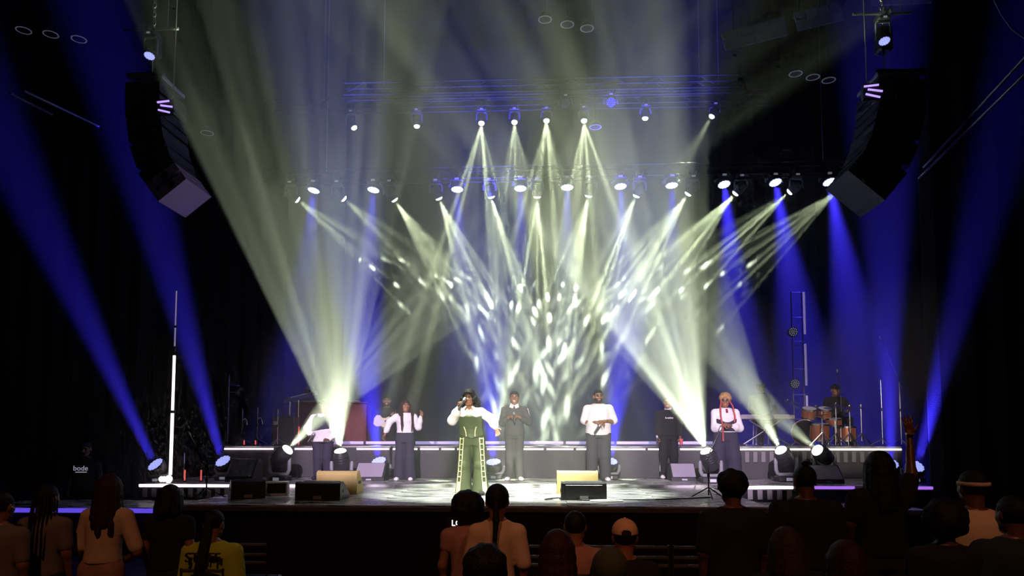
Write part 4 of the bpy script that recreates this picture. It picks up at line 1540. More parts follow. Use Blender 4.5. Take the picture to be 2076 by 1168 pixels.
    # shirt: dict(mat, hem, sleeve 0..2, puff, g)
    if shirt:
        g = shirt.get('g', .024)
        pr = [('s', torso(g * .9, hi=1.48))]
        sl = shirt.get('sleeve', 2.0)
        pf = shirt.get('puff', 0.0)
        hem = shirt.get('hem', .88) + dz
        for k in range(2):
            e, w = arms[k]
            r0 = .055 * leg_r + .016
            sm = shirt.get('smat')
            a = shp[k]
            if sl <= 0:
                continue
            t1 = min(sl, 1.0)
            e1 = a + (e - a) * t1
            pr.append(('c', (a[0] * .4 + lx * .6, a[1] + .005, sh + .05), a, .05, r0 * .95))
            pr.append(('c', a, e1, r0 + .004, .045 * leg_r + .018 + pf * .5 * t1))
            if sl > 1:
                w1 = e + (w - e) * min(sl - 1, .97)
                mid = e + (w1 - e) * .6
                pr += [('c', e, mid, .045 * leg_r + .014 + pf * .5, .04 + pf), ('c', mid, w1, .04 + pf, .033 + pf * .25)]
        top = shirt.get('top', 1.7) + dz
        nk = shirt.get('neck', .0)

        def cut(G):
            f = np.maximum(hem - G[2], G[2] - top)
            if nk:
                f = np.maximum(f, -f_ell(G, (lx, ly - .1, 1.47 + dz), (nk, .1, nk * 1.15)))
            return f
        cloth('shirt', pr, .03, shirt['m'], cut)
    if shoes:
        for hip, knee, ank in legs:
            toe = A3((ank[0] + (-.03 if ank[0] < 0 else .03), ank[1] - .17, .035))
            pr = [('c', ank - (0, -.05, .045), toe, .047, .04), ('e', toe + (0, .01, -.005), (.05, .06, .033))]
            cloth('shoe', pr, .03, shoes, cut=lambda G: .004 - G[2], r=.012)
    # hair and headwear (head frame)
    for part in hair or []:
        nm, m, prims, k, cutp = part[:5]
        hr = part[5] if len(part) > 5 else .011
        lo, hi = bounds(prims, .02)
        base = union(prims, k)
        V, Q = nets((lambda G: np.maximum(base(G), cutp(G))) if cutp else base, lo, hi, hr)
        V = ((V * hs) @ R.T + hc) * s
        link_mesh(nm, np_mesh(nm, V, Q, [m]), root)
    return info


HAIR = mat('black hair', (.007, .006, .006), .6, bump=.5, scale=70, spec=.2)
HAIRR = mat('dark auburn hair', (.028, .008, .006), .6, bump=.5, scale=70, spec=.2)
HAIRB = mat('brown blond curls', (.38, .2, .07), .5, bump=.6, scale=60)


def facecut(zf=.062, zb=-.07):
    return lambda G: (zf + (G[1] + .085) * ((zb - zf) / .175)) - G[2]


def h_short(m=HAIR, th=.007, zf=.064):
    return [('hair', m, [('e', (0, .014, .037), (.075 + th, .095 + th, .084 + th))], .01, facecut(zf, -.06), .009)]


def h_afro(m=HAIR, r=.15, c=(0, .04, .05), fl=1.0):
    pr = [('e', c, (r, r * .95, r * fl))]
    rnd = random.Random(int(r * 1000))
    for i in range(26):
        a, z = rnd.uniform(0, 6.28), rnd.uniform(-.7, 1)
        q = math.sqrt(max(0, 1 - z * z))
        pr.append(('e', (c[0] + r * .86 * q * math.cos(a), c[1] + r * .8 * q * math.sin(a), c[2] + r * fl * .86 * z), (r * .24,) * 3))
    return [('hair', m, pr, .02, lambda G: -f_ell(G, (0, -.1, -.03), (.062, .09, .1)), .012)]


def h_long(m=HAIR, L=.42, w=.1, front=True, th=.016, wave=.0, side=None, zf=.07):
    pr = [('e', (0, .016, .037), (.075 + th, .095 + th, .084 + th))]
    rnd = random.Random(int(L * 997))
    n = 9
    for i in range(n):
        t = i / (n - 1)
        a = math.radians(-20 + 220 * t)
        x, y = math.cos(a) * .08, .015 + math.sin(a) * .09
        l = L * rnd.uniform(.85, 1.1)
        pts = [(x, y, .03)]
        for k in range(1, 6):
            u = k / 5
            spr = 1 + u * w * 4
            pts.append((x * spr + wave * math.sin(k * 2.1 + i * 2), y * (1 + .25 * u) + .02 * u + wave * math.cos(k * 1.7 + i), .03 - l * u))
        for p, q in zip(pts[:-1], pts[1:]):
            pr.append(('c', p, q, .027, .024))
    return [('hair', m, pr, .02, lambda G: -f_ell(G, (0, -.11, -.03), (.066, .1, .1)), .011)]


def h_braids(m=HAIR, L=.4, n=12, arc=(-20, 200), r=.009, cap=True, spread=1.25):
    out = []
    if cap:
        out += [('hair', m, [('e', (0, .014, .037), (.083, .103, .092))], .01, facecut(.07, -.075), .009)]
    rnd = random.Random(n)
    for i in range(n):
        a = math.radians(arc[0] + (arc[1] - arc[0]) * i / max(n - 1, 1))
        x, y = math.cos(a) * .085, .015 + math.sin(a) * .1
        l = L * rnd.uniform(.85, 1.1)
        pts = [(x * .9, y * .9, .05), (x * 1.05, y * 1.05, -.04), (x * spread, y * spread * .95 + .02, -.04 - l * .5), (x * spread * 1.02 + rnd.uniform(-.01, .01), y * spread + .03, -.04 - l)]
        out.append(('braid', m, [('c', p, q, r, r * .9) for p, q in zip(pts[:-1], pts[1:])], .004, None, .008))
    return out


def h_cap(m, brim=-1, ringhole=True):
    """baseball cap; brim towards the face (-1)"""
    pr = [('e', (0, .014, .045), (.088, .108, .092))]

    def cut(G):
        f = .032 - G[2]
        if ringhole:
            f = np.maximum(f, -f_ell(G, (0, .115, .045), (.032, .05, .022)))
        return f
    out = [('cap', m, pr, .01, cut, .0085)]
    out.append(('cap_brim', m, [('e', (0, brim * .13, .036), (.075, .075, .009))], .01, None, .0085))
    out.append(('cap_button', m, [('e', (0, .014, .138), (.01, .01, .006))], .004, None, .006))
    return out


def fabric(name, c, var=.08, rough=.85):
    return mat(name, c, rough, bump=.1, scale=22, var=var * .6, spec=.2)


F_WHITE = fabric('white cotton', (.78, .74, .76))
F_NAVY = fabric('dark navy cloth', (.035, .032, .055))
F_BLACK = fabric('black cotton', (.014, .014, .017))
F_CHAR = fabric('charcoal tracksuit', (.075, .08, .075))
F_GREEN = fabric('green satin', (.075, .095, .048), .1, .5)
F_DGREY = fabric('dark grey denim', (.06, .06, .07))
F_TAN = fabric('cream tee', (.55, .42, .34))
F_LIME = fabric('lime green tee', (.42, .52, .06))
F_GREY = fabric('pale grey tee', (.15, .13, .125))
F_SHOEW = fabric('white trainer', (.8, .76, .76))
F_SHOEB = fabric('black shoe', (.02, .02, .022))
F_RED = fabric('dark red cloth', (.2, .02, .025))
F_PINK = fabric('pale pink cloth', (.36, .2, .19))
M_CREAM = mat('cream trim', (.85, .85, .45), .5)


def conv(pos, H, rz=0.0):
    """pixel -> joint position in the 1.75 m body frame (y = metres towards -y is towards the face)"""
    s = H / 1.75
    c, sn = math.cos(-rz), math.sin(-rz)

    def q(px, py, y=0.0):
        wy = pos.y + (y if abs(rz) < 1 else -y) * s
        p = (U(px, py, wy) - pos) / s
        return (p.x * c - p.y * sn, p.x * sn + p.y * c, p.z)
    return q


def handmic(tip, d, label, color=None):
    """hand microphone; tip = grille centre, d = towards the handle end"""
    d = Vector(d).normalized()
    r = empty('microphone', Vector(tip), label, 'microphone', 'hand microphones')
    MB().lathe([(.012, .2), (.018, .18), (.022, .04), (.023, .03)], (0, 0, 0), d, 14).build('handle', color or M_CASE, r, True)
    MB().lathe([(.006, -.03), (.022, -.02), (.027, 0), (.024, .03)], (0, 0, 0), d, 14).build('grille', M_ALU, r, True)
    return r


# ---- lead singer
H = 1.66
pos = UZ(957, 1003, ZS)
q = conv(pos, H)
el, wl = q(917, 853, -.06), q(931, 826, -.2)
er, wr = q(996, 850, -.03), q(1005, 868, -.1)
tip = U(942, 809, pos.y - .2)
inf = person(pos, 0, H, 'lead singer in green corset and trousers with white sleeves singing into a microphone', 'brown', 1.12, .01, .065,
             ((el, wl), (er, wr)), (-.12, .06, -.06), dict(m=F_WHITE, hem=1.0, sleeve=2, puff=.032, g=.02, neck=.085), (F_GREEN, .122, .104, .14, 1.04), F_SHOEB,
             h_long(HAIR, .17, .16, wave=.028, th=.026) + [('fringe', HAIR, [('c', (-.07, -.06, .05), (-.02, -.09, .085), .018, .02), ('c', (-.02, -.09, .085), (.05, -.075, .075), .02, .016)], .02, None, .008)],
             ({'curl': .95, 'd': (.15, -.35, .9), 'n': (.75, -.5, -.2)}, {'curl': .2, 'd': (.35, -.3, -.85), 'n': (-.3, -.9, .0)}), res=.012, lean=(-.05, 0), hres=.006, stance=.13)
T = inf['torso']
s = inf['s']


def corset_cut(G):
    top = 1.315 + .02 * np.cos(np.clip(G[0] + .03, -.2, .2) * 28) * (G[1] < 0)
    return np.maximum(.95 + np.abs(G[0]) * .25 - .02 - G[2], G[2] - top)


cs = inf['cloth']('corset', [('s', T(.034))], .03, F_GREEN, corset_cut)
for sx in (-1, 1):
    pts = []
    for z, dx in ((1.13, .105), (1.08, .085), (1.03, .075), (.97, .075)):
        sec = sorted(T(.038))
        zz = [a[0] for a in sec]
        cx, cyy, w, d = (float(np.interp(z, zz, [a[k] for a in sec])) for k in (1, 2, 3, 4))
        x = sx * dx
        y = cyy - d * math.sqrt(max(.05, 1 - (x / w) ** 2)) - .003
        pts.append(Vector((cx + x, y, z)) * s)
    MB().tube(pts, .007, 6).build('piping', M_CREAM, cs, True)
# ladder lacing down both trouser legs
for k, sx in ((0, -1), (1, 1)):
    hip, knee, ank = inf['legs'][k]
    rt, rk, rh = inf['pants']

    def surf(z, phi, off=.006):
        if z > knee[2]:
            t = (hip[2] - z) / (hip[2] - knee[2])
            c, r = hip + (knee - hip) * t, rt + (rk - rt) * t
        else:
            t = (knee[2] - z) / (knee[2] - .05)
            e = A3((ank[0], ank[1], .05))
            c, r = knee + (e - knee) * t, rk + (rh - rk) * t
        return Vector((c[0] + sx * (r + off) * math.sin(phi), c[1] - (r + off) * math.cos(phi), z)) * s
    lc = None
    zs_ = np.linspace(.95, .09, 24)
    for phi in (.3, .86):
        o = MB().tube([surf(z, phi + .12 * (z < .4) * (.4 - z)) for z in zs_], .0065, 6).build('side_stripe', M_CREAM, inf['root'], True)
    for z in np.linspace(.93, .12, 10):
        MB().tube([surf(z, f) for f in (.3, .58, .86)], .006, 6).build('stripe_rung', M_CREAM, inf['root'], True)
    MB().add([tuple(surf(z, f, .009)) for z in (.22, .12, .04) for f in (.3 + .0, .5 + (.22 - z), .7 + 1.2 * (.22 - z))],
             [(0, 1, 4, 3), (1, 2, 5, 4), (3, 4, 7, 6), (4, 5, 8, 7)]).build('hem_insert', M_CREAM, inf['root'])
# necklace-like collar of the jacket
for sx in (-1, 1):
    MB().tube([Vector((sx * .05 - .05, -.075, 1.47)) * s, Vector((sx * .1 - .05, -.12, 1.40)) * s, Vector((sx * .075 - .05, -.155, 1.33)) * s], [.012, .02, .008], 6).build('collar', F_WHITE, inf['root'], True)
handmic(tip, U(930, 828, pos.y - .27) - tip, 'silver-tipped microphone held by the lead singer')

# ---- backing singers
ZF = ZP
# vested singer
H = 1.57
pos = UZ(653, 972, ZF)
q = conv(pos, H)
inf = person(pos, 0, H, 'stout singer in black vest and white bow tie between two floor lights', 'deep', 1.42, .07, 0,
             ((q(622, 868, -.02), q(629, 884, -.2)), (q(686, 872, .0), q(668, 892, -.16))), (-.1, 0, 0), dict(m=F_WHITE, hem=.84, sleeve=2, puff=.012, g=.03), (F_NAVY, .125, .1, .085, 1.0), F_SHOEB,
             h_short(), ({'curl': .9, 'd': (.1, -.6, -.5), 'n': (.9, -.3, 0)}, {'curl': .5, 'd': (-.7, -.4, .2), 'n': (0, .3, -.9)}), hres=.0085)
inf['cloth']('vest', [('s', inf['torso'](.04))], .03, F_NAVY, lambda G: np.maximum(np.maximum(1.10 + .15 * G[0] - G[2], G[2] - 1.46), np.maximum(np.abs(G[0]) - .2, -f_ell(G, (0, -.2, 1.44), (.05, .12, .06)))))
for sx in (-1, 1):
    MB().add([Vector(p) * inf['s'] for p in ((0, -.15, 1.43), (sx * .075, -.15, 1.465), (sx * .075, -.15, 1.385), (0, -.17, 1.42), (sx * .07, -.165, 1.455), (sx * .07, -.165, 1.395))],
             [(0, 1, 2), (3, 5, 4), (0, 3, 4, 1), (1, 4, 5, 2), (2, 5, 3, 0)]).build('bow_tie', F_WHITE, inf['root'])
handmic(U(636, 880, pos.y - .24), (-.35, -.3, -.6), 'microphone held low by the vested singer')

# long-haired woman in white blouse
H = 1.58
pos = UZ(820, 974, ZF)
q = conv(pos, H)
inf = person(pos, 0, H, 'long-haired woman in white blouse and dark flared trousers raising one hand', 'brown', 1.12, 0, .05,
             ((q(790, 855, .0), q(780, 882, -.06)), (q(848, 866, -.02), q(853, 845, -.1))), (.55, 0, .05), dict(m=F_WHITE, hem=1.03, sleeve=2, puff=.022, g=.02), (F_NAVY, .105, .1, .118, 1.06), F_SHOEW,
             h_long(HAIRR, .42, .06, th=.014) + [('front_lock', HAIRR, [('c', (sx * .085, -.01, .03), (sx * .115, -.13, -.16), .024, .026), ('c', (sx * .115, -.13, -.16), (sx * .11, -.18, -.36), .026, .022), ('c', (sx * .11, -.18, -.36), (sx * .1, -.16, -.5), .022, .008)], .02, None, .01) for sx in (-1, 1)], ({'curl': .5, 'd': (-.3, -.3, -.85), 'n': (.8, -.3, 0)}, {'curl': .35, 'd': (.25, -.1, .95), 'n': (-.5, -.8, .1), 'thumb': 1}), hres=.0085, stance=.11)
# dark tracksuit man
H = 1.76
pos = UZ(1043, 974, ZF)
q = conv(pos, H)
inf = person(pos, 0, H, 'smiling man in charcoal tracksuit with white collar, hands together', 'brown', 1.06, 0, 0,
             ((q(1018, 858, .02), q(1034, 845, -.2)), (q(1072, 856, .02), q(1050, 845, -.2))), (.0, 0, 0), dict(m=F_CHAR, hem=.86, sleeve=1.75, puff=.014, g=.03), (F_CHAR, .098, .085, .078, 1.0), F_SHOEW,
             h_short(), ({'curl': .45, 'd': (.8, -.4, .25), 'n': (.1, .5, -.8)}, {'curl': .55, 'd': (-.8, -.4, .25), 'n': (0, .3, -.9)}), hres=.0085, smile=True, stance=.09)
for sx in (-1, 1):
    MB().add([Vector(p) * inf['s'] for p in ((0, -.1, 1.46), (sx * .075, -.05, 1.5), (sx * .095, -.11, 1.43), (sx * .03, -.135, 1.40), (0, -.085, 1.47), (sx * .07, -.03, 1.51), (sx * .09, -.1, 1.44), (sx * .03, -.12, 1.415))],
             [(0, 1, 2, 3), (7, 6, 5, 4), (0, 4, 5, 1), (1, 5, 6, 2), (2, 6, 7, 3), (3, 7, 4, 0)]).build('collar', F_WHITE, inf['root'])
    a, e = inf['shp'][0 if sx < 0 else 1], inf['arms'][0 if sx < 0 else 1][0]
    d = (e - a)
    pts = [Vector(a + d * t + A3((sx * .07, -.03, .035)) * (1 - .35 * t)) * inf['s'] for t in np.linspace(0, 1, 6)]
    MB().tube(pts, .008, 6).build('sleeve_stripe', F_WHITE, inf['root'], True)
handmic(U(1042, 838, pos.y - .26), (.1, -.3, -.9), 'microphone in the hands of the tracksuit man')
# white tee man
H = 1.78
pos = UZ(1214, 975, ZF)
q = conv(pos, H)
inf = person(pos, 0, H, 'broad bearded man in white tee and dark sunglasses', 'brown', 1.27, .05, 0,
             ((q(1184, 855, .0), q(1213, 857, -.24)), (q(1245, 855, .0), q(1224, 854, -.24))), (.2, 0, 0), dict(m=F_WHITE, hem=.87, sleeve=.9, puff=.03, g=.03), (F_DGREY, .13, .112, .1, 1.0), F_SHOEW,
             h_short(), ({'curl': .5, 'd': (.9, -.2, -.1), 'n': (0, .5, -.8)}, {'curl': .5, 'd': (-.9, -.2, -.1), 'n': (0, .5, -.8)}), hres=.0085, beard=True, stance=.12)
R3 = inf['R']


def glasses(inf, m):
    g = MB()
    for sx in (-1, 1):
        o = MB().lathe([(.024, 0), (.02, .006)], (sx * .032, -.092, .01), (0, -1, 0), 14)
        o.v = [tuple((A3(v) @ inf['R'].T + inf['hc']) * inf['s']) for v in o.v]
        o.build('glasses_lens', m, inf['root'], True)
        o = MB().tube([(sx * .055, -.09, .014), (sx * .085, -.02, .014), (sx * .085, .02, .008)], .004, 5)
        o.v = [tuple((A3(v) @ inf['R'].T + inf['hc']) * inf['s']) for v in o.v]
        o.build('glasses_arm', m, inf['root'])


glasses(inf, M_BLACK)
handmic(U(1216, 862, pos.y - .3), (-.5, -.2, -.7), 'dark microphone held downwards by the white tee man')
# black sweater man
H = 1.68
pos = UZ(1356, 970, ZF)
q = conv(pos, H)
inf = person(pos, 0, H, 'grinning bald man in black sweater with white lettering', 'brown', 1.12, .01, 0,
             ((q(1334, 862, .02), q(1333, 886, -.06)), (q(1380, 862, .02), q(1379, 886, -.06))), (-.3, 0, 0), dict(m=F_BLACK, hem=.9, sleeve=2, puff=.02, g=.032), (F_BLACK, .115, .095, .08, 1.0), F_SHOEW,
             h_short(th=.003), ({'curl': .6}, {'curl': .8}), hres=.0085, smile=True, stance=.11)
MB().lathe([(.075, -.015), (.07, .03), (.058, .035), (.06, -.01)], Vector((0, -.01, 1.485)) * inf['s'], (0, -.2, 1), 18).build('collar', F_WHITE, inf['root'], True)
M_PRINT = mat('white print', (.85, .83, .85), .6)
rnd = random.Random(3)
for k in range(9):
    x = -.075 + k * .019
    h = (.035, .018, .026, .018, .032, .02, .034, .018, .026)[k]
    sec = inf['torso'](.032)
    MB().box(Vector((x, -.155 + .6 * x * x, 1.275 + h / 2)) * inf['s'], (.014, .012, h), bev=.003).build('lettering', M_PRINT, inf['root'])
for sx in (-1, 1):
    MB().tube([Vector((sx * .19, -.04, z)) * inf['s'] for z in (.88, .6, .15)], .007, 5).build('trouser_stripe', M_PRINT, inf['root'])
M_CUP = mat('red paper cup', (.6, .12, .12), .5)
r = empty('paper_cup', U(1381, 896, pos.y - .13), 'red paper cup in the hand of the black-sweater man', 'cup')
MB().lathe([(.03, -.06), (.042, .06), (.045, .065), (.038, .062)], n=16).build('cup', M_CUP, r, True)
handmic(U(1332, 885, pos.y - .12), (.0, -.1, -1), 'microphone hanging from the hand of the black-sweater man')
# woman with red braids
H = 1.68
pos = UZ(1473, 976, ZF)
q = conv(pos, H)
inf = person(pos, 0, H, 'woman with red braids, white shirt, red tie and wide dark trousers', 'brown', 1.2, .02, .04,
             ((q(1450, 868, .0), q(1466, 864, -.2)), (q(1499, 868, .0), q(1478, 862, -.2))), (-.25, .1, 0), dict(m=F_WHITE, hem=.98, sleeve=1.7, puff=.035, g=.025), (F_NAVY, .14, .14, .16, 1.06), F_SHOEB,
             h_afro(HAIRB, .108, (0, .03, .055), .85), ({'curl': .6, 'd': (.7, -.5, .2), 'n': (0, .5, -.8)}, {'curl': .6, 'd': (-.7, -.5, .2), 'n': (0, .5, -.8)}), hres=.0085, stance=.15)
inf['cloth']('corset', [('s', inf['torso'](.036))], .03, F_NAVY, lambda G: np.maximum(1.0 - G[2], G[2] - 1.22 + .04 * np.cos(G[0] * 14)))
M_BRAID = mat('red braid', (.42, .06, .045), .5, bump=.5, scale=80)
for pts in (((.08, -.03, 1.62), (.125, -.12, 1.5), (.15, -.16, 1.3), (.14, -.17, 1.18)), ((-.08, -.03, 1.62), (-.12, -.12, 1.5), (-.13, -.17, 1.3), (-.1, -.19, 1.1), (-.1, -.2, .8))):
    MB().tube([Vector(p) * inf['s'] for p in pts], .016, 8).build('braid', M_BRAID, inf['root'], True)
MB().prism([(-.125, 1.45), (-.15, 1.40), (-.165, 1.22), (-.155, 1.22), (-.14, 1.40), (-.115, 1.45)], -.022, .022, Matrix.Scale(inf['s'], 4)).build('tie', F_RED, inf['root'])
glasses(inf, M_BLACK)

# ---- band
H = 1.85
pos = Vector((U(784, 850, 17.2).x, 17.2, ZP))
q = conv(pos, H)
person(pos, 0, H, 'bearded guitarist in black behind the centre riser', 'tan', 1.0, 0, 0, ((q(762, 850, .05), q(778, 868, -.2)), (q(812, 852, .05), q(800, 846, -.24))), (.2, 0, 0),
       dict(m=F_BLACK, hem=.9, sleeve=1.6, g=.024), (F_BLACK, .1, .085, .075, 1.0), F_SHOEB, h_short(), ({'curl': .5, 'd': (.6, -.5, -.3), 'n': (0, .9, .2)}, {'curl': .7, 'd': (-.3, -.5, .5), 'n': (0, .9, .2)}), hres=.0085, beard=True)
gp = U(774, 856, 16.9)
r = empty('electric_guitar', gp, 'cream electric guitar strapped to the guitarist', 'guitar')
M_GTR = mat('cream guitar body', (.8, .7, .5), .3)
out = [(-.2, .03), (-.17, .12), (-.1, .14), (-.03, .1), (.05, .12), (.12, .19), (.15, .17), (.1, .09), (.1, .0), (.14, -.08), (.1, -.1), (.02, -.09), (-.08, -.14), (-.17, -.11)]
rot = Matrix.Rotation(math.pi / 2, 3, 'Z') @ Matrix.Rotation(.35, 3, 'X')
MB().prism(out, -.02, .02, Matrix.Rotation(.35, 3, 'Y').to_4x4() @ Matrix.Rotation(-math.pi / 2, 3, 'Z').to_4x4()).build('body', M_GTR, r)
nd = Matrix.Rotation(.35, 3, 'Y') @ Vector((-1, 0, 0))
nd = Vector((.93, 0, .25)).normalized()
MB().tube([nd * .08 + Vector((0, -.03, 0)), nd * .62 + Vector((0, -.03, 0))], .02, 8).build('neck', M_WOOD, r, True)
MB().box(nd * .68 + Vector((0, -.03, .01)), (.14, .016, .06), rot=Matrix.Rotation(-.26, 3, 'Y')).build('headstock', M_GTR, r)
MB().box((0, -.028, 0), (.14, .01, .09), rot=Matrix.Rotation(-.26, 3, 'Y')).build('pickguard', F_WHITE, r)
# left keyboard player
pos = Vector((U(626, 850, 17.9).x, 17.9, ZP + .32))
r = empty('podium', (pos.x, 17.9, ZP), 'low black podium under the left keyboard player', 'podium')
MB().box((0, 0, .15), (.9, .6, .3), bev=.01).build('frame', M_CASE, r)
MB().box((0, 0, .31), (.94, .64, .02)).build('top_panel', M_DECK, r)
H = 1.78
person(pos, 0, H, 'keyboard player with blue cap behind the organ cabinet', 'brown', 1.05, 0, 0, None, (.2, -.1, 0), dict(m=fabric('blue work shirt', (.12, .16, .4)), hem=.85, sleeve=2, g=.025),
       (F_BLACK, .1, .08, .07), F_SHOEB, h_cap(fabric('blue cap', (.15, .2, .5)), -1, False), hres=.0095)
# right keyboard player, seated
pos = Vector((U(1545, 900, 17.0).x, 17.0, ZR + .02))
H = 1.78
q = conv(pos, H)
person(pos, 0, H, 'keyboard player in blue shirt and cap behind the right keyboard', 'warm', 1.2, .02, 0, ((q(1523, 830, -.05), q(1530, 842, -.42)), (q(1568, 828, -.05), q(1575, 840, -.42))), (-.1, -.1, 0),
       dict(m=fabric('light blue shirt', (.3, .36, .62)), hem=.85, sleeve=1.2, g=.03, puff=.02), (F_BLACK, .1, .08, .07), F_SHOEB, h_cap(fabric('blue cap', (.15, .2, .5)), -1, False), seat=.58,
       hands=({'curl': .35, 'd': (.1, -.9, -.2), 'n': (0, -.2, -1)}, {'curl': .35, 'd': (-.1, -.9, -.2), 'n': (0, -.2, -1)}), hres=.0095)
# drummer, seated
pos = Vector((U(1696, 900, 17.1).x, 17.1, ZR + .02))
H = 1.72
q = conv(pos, H)
person(pos, 0, H, 'drummer in black tee behind the drum kit', 'brown', 1.1, 0, 0, ((q(1672, 830, -.1), q(1682, 842, -.38)), (q(1722, 830, -.1), q(1712, 838, -.38))), (.1, 0, 0),
       dict(m=F_BLACK, hem=.85, sleeve=.8, g=.025, puff=.01), (F_BLACK, .1, .08, .07), F_SHOEB, h_cap(F_BLACK, -1, False), seat=.54,
       hands=({'curl': .9, 'd': (.2, -.8, .1), 'n': (.2, 0, -1)}, {'curl': .9, 'd': (-.2, -.8, .1), 'n': (-.2, 0, -1)}), hres=.0095)
for sx, lab in ((1684, 'drum stick in the drummer left hand'), (1710, 'drum stick in the drummer right hand')):
    a = U(sx, 841, 16.66)
    tag(MB().tube([a + Vector((0, .1, -.03)), a + Vector((.05 if sx < 1700 else -.05, -.3, .06))], [.008, .005], 6).build('drum_stick', M_KEYW, None, True), lab, 'drum stick', 'drum sticks')
# crew member at the far left
pos = Vector((U(173, 930, 13.2).x, 13.2, 0))
inf = person(pos, .15, 1.80, 'crew member in black tee with white lettering at far left stage side', 'deep', 1.15, 0, 0, None, (.1, 0, 0), dict(m=F_BLACK, hem=.85, sleeve=.8, g=.026), (F_BLACK, .1, .08, .07), F_SHOEB, h_short(), hres=.01)
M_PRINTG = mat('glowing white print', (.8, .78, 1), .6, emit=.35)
t = text('bode', .13, M_PRINTG, (0, -.165, 1.28), (math.pi / 2, 0, 0), inf['root'])
MB().box((0.01, -.165, 1.25), (.2, .006, .014)).build('print_bar', M_PRINTG, inf['root'])


# ---- audience, seen from behind (facing the stage: rz = pi; -x arm is on the right of the picture)
def fan(px, ytop, Y, label, H=None, **k):
    top = U(px, ytop, Y)
    H = H or max(1.5, min(1.92, top.z - k.pop('hair_up', .02)))
    k.pop('hair_up', None)
    pos = Vector((top.x, Y, 0 if k.get('seat') is None else 0))
    rz = math.pi + k.pop('turn', 0)
    return person(pos, rz, H, label, group='audience', res=.02, hres=.01, **k), conv(pos, H, rz), pos


JEAN = fabric('dark jeans', (.03, .034, .05))
PT = (JEAN, .11, .09, .07)
fan(95, 978, 5.8, 'spectator with long braids and pale tee at the left', tone='brown', build=.95, shirt=dict(m=F_GREY, hem=.9, sleeve=.75, g=.03, puff=.015), pants=PT, hair=h_braids(HAIR, .5, 13, (-10, 190)))
pos = Vector((U(213, 985, 6.0).x, 6.0, 0))
q = conv(pos, 1.66, math.pi)
fan(212, 980, 6.0, 'spectator with auburn hair and cream tee bending her right arm', H=1.6, tone='brown', build=.88, arms=((q(283, 1110, 0), q(255, 1130, -.15)), (q(160, 1108, 0), q(170, 1140, -.15))),
    shirt=dict(m=F_TAN, hem=.95, sleeve=.85, g=.035, puff=.02), pants=(F_PINK, .13, .12, .1), hair=h_long(HAIRR, .35, .06), lean=(-.04, 0))
fan(345, 998, 6.2, 'spectator with shoulder-length hair and black top at the left', tone='brown', build=1.05, shirt=dict(m=F_BLACK, hem=.9, sleeve=.5, g=.025), pants=PT, hair=h_long(HAIR, .16, .06))
fan(2, 1010, 5.4, 'spectator cut off by the left picture edge', tone='brown', build=1.1, shirt=dict(m=F_GREY, hem=.9, sleeve=.8), pants=PT, hair=h_short())
# staff member, seated
pos = Vector((U(432, 1060, 6.2).x, 6.2, 0))
inf = person(pos, math.pi, 1.64, 'seated staff member in lime tee marked STAFF', 'brown', 1.25, .02, 0, None, (0, .2, 0), dict(m=F_LIME, hem=.86, sleeve=.95, g=.035, puff=.02), PT, F_SHOEB,
             h_braids(HAIR, .36, 5, (75, 105), .012), seat=.45, res=.02, hres=.01, group='audience')
M_INK = mat('black print', (.012, .012, .012), .7)
s_ = inf['s']
text('STAFF', .115, M_INK, (0, .176, .87), (math.pi / 2, 0, math.pi), inf['root'], ext=.012)
ch = chair(pos.x, pos.y + .02, 'chair of the seated staff member with rounded back', rz=0, z_top=.82)
# centre pair
fan(948, 1000, 5.5, 'spectator with round dark hair, left of the centre pair', hair_up=.07, tone='brown', build=.82, shirt=dict(m=F_PINK, hem=.9, sleeve=.35, g=.025), pants=PT, hair=h_afro(HAIR, .13, (0, .03, .01), 1.05))
pos = Vector((U(1020, 1000, 5.3).x, 5.3, 0))
r_ = fan(1008, 979, 5.3, 'spectator with one long braid over a cream tee, right of the centre pair', tone='brown', build=.8, shirt=dict(m=F_TAN, hem=.9, sleeve=.95, g=.026, puff=.012), pants=PT,
         hair=[('hair', HAIR, [('e', (0, .014, .037), (.088, .108, .1))], .01, facecut(.07, -.09), .01)] + [('braid', HAIR, [('c', (0, .12, .0), (0, .14, -.12), .026, .022), ('c', (0, .14, -.12), (.01, .17, -.3), .022, .016), ('c', (.01, .17, -.3), (.02, .17, -.46), .016, .01)], .02, None, .01)])
fan(984, 1092, 3.9, 'spectator with big dark hair at the bottom centre', H=1.32, tone='deep', build=1.0, shirt=dict(m=F_BLACK, hem=.9, sleeve=.8), pants=PT, hair=h_afro(HAIR, .14, (0, .03, .03)))
# seated ones
SE = dict(seat=.46, pants=PT)


def seated(px, ytop, Y, label, **k):
    zt = U(px, ytop, Y).z
    H = k.pop('H', 1.7)
    pos = Vector((U(px, ytop, Y).x, Y, 0))
    person(pos, math.pi, H, label, group='audience', res=.02, hres=.01, seat=k.pop('seat', .46), pants=PT, shoes=F_SHOEB, **k)
    chair(pos.x, Y + .04, 'chair under the ' + label.replace('seated ', '').split(' in ')[0].split(' with ')[0] + ' ' + k.get('tagw', ''))


def seat2(px, ytop, Y, label, chairlab, **k):
    pos = Vector((U(px, ytop, Y).x, Y, 0))
    H = k.pop('H', 1.7)
    person(pos, math.pi, H, label, group='audience', res=.02, hres=.01, seat=.46, pants=PT, shoes=F_SHOEB, **k)
    chair(pos.x, Y + .04, chairlab)


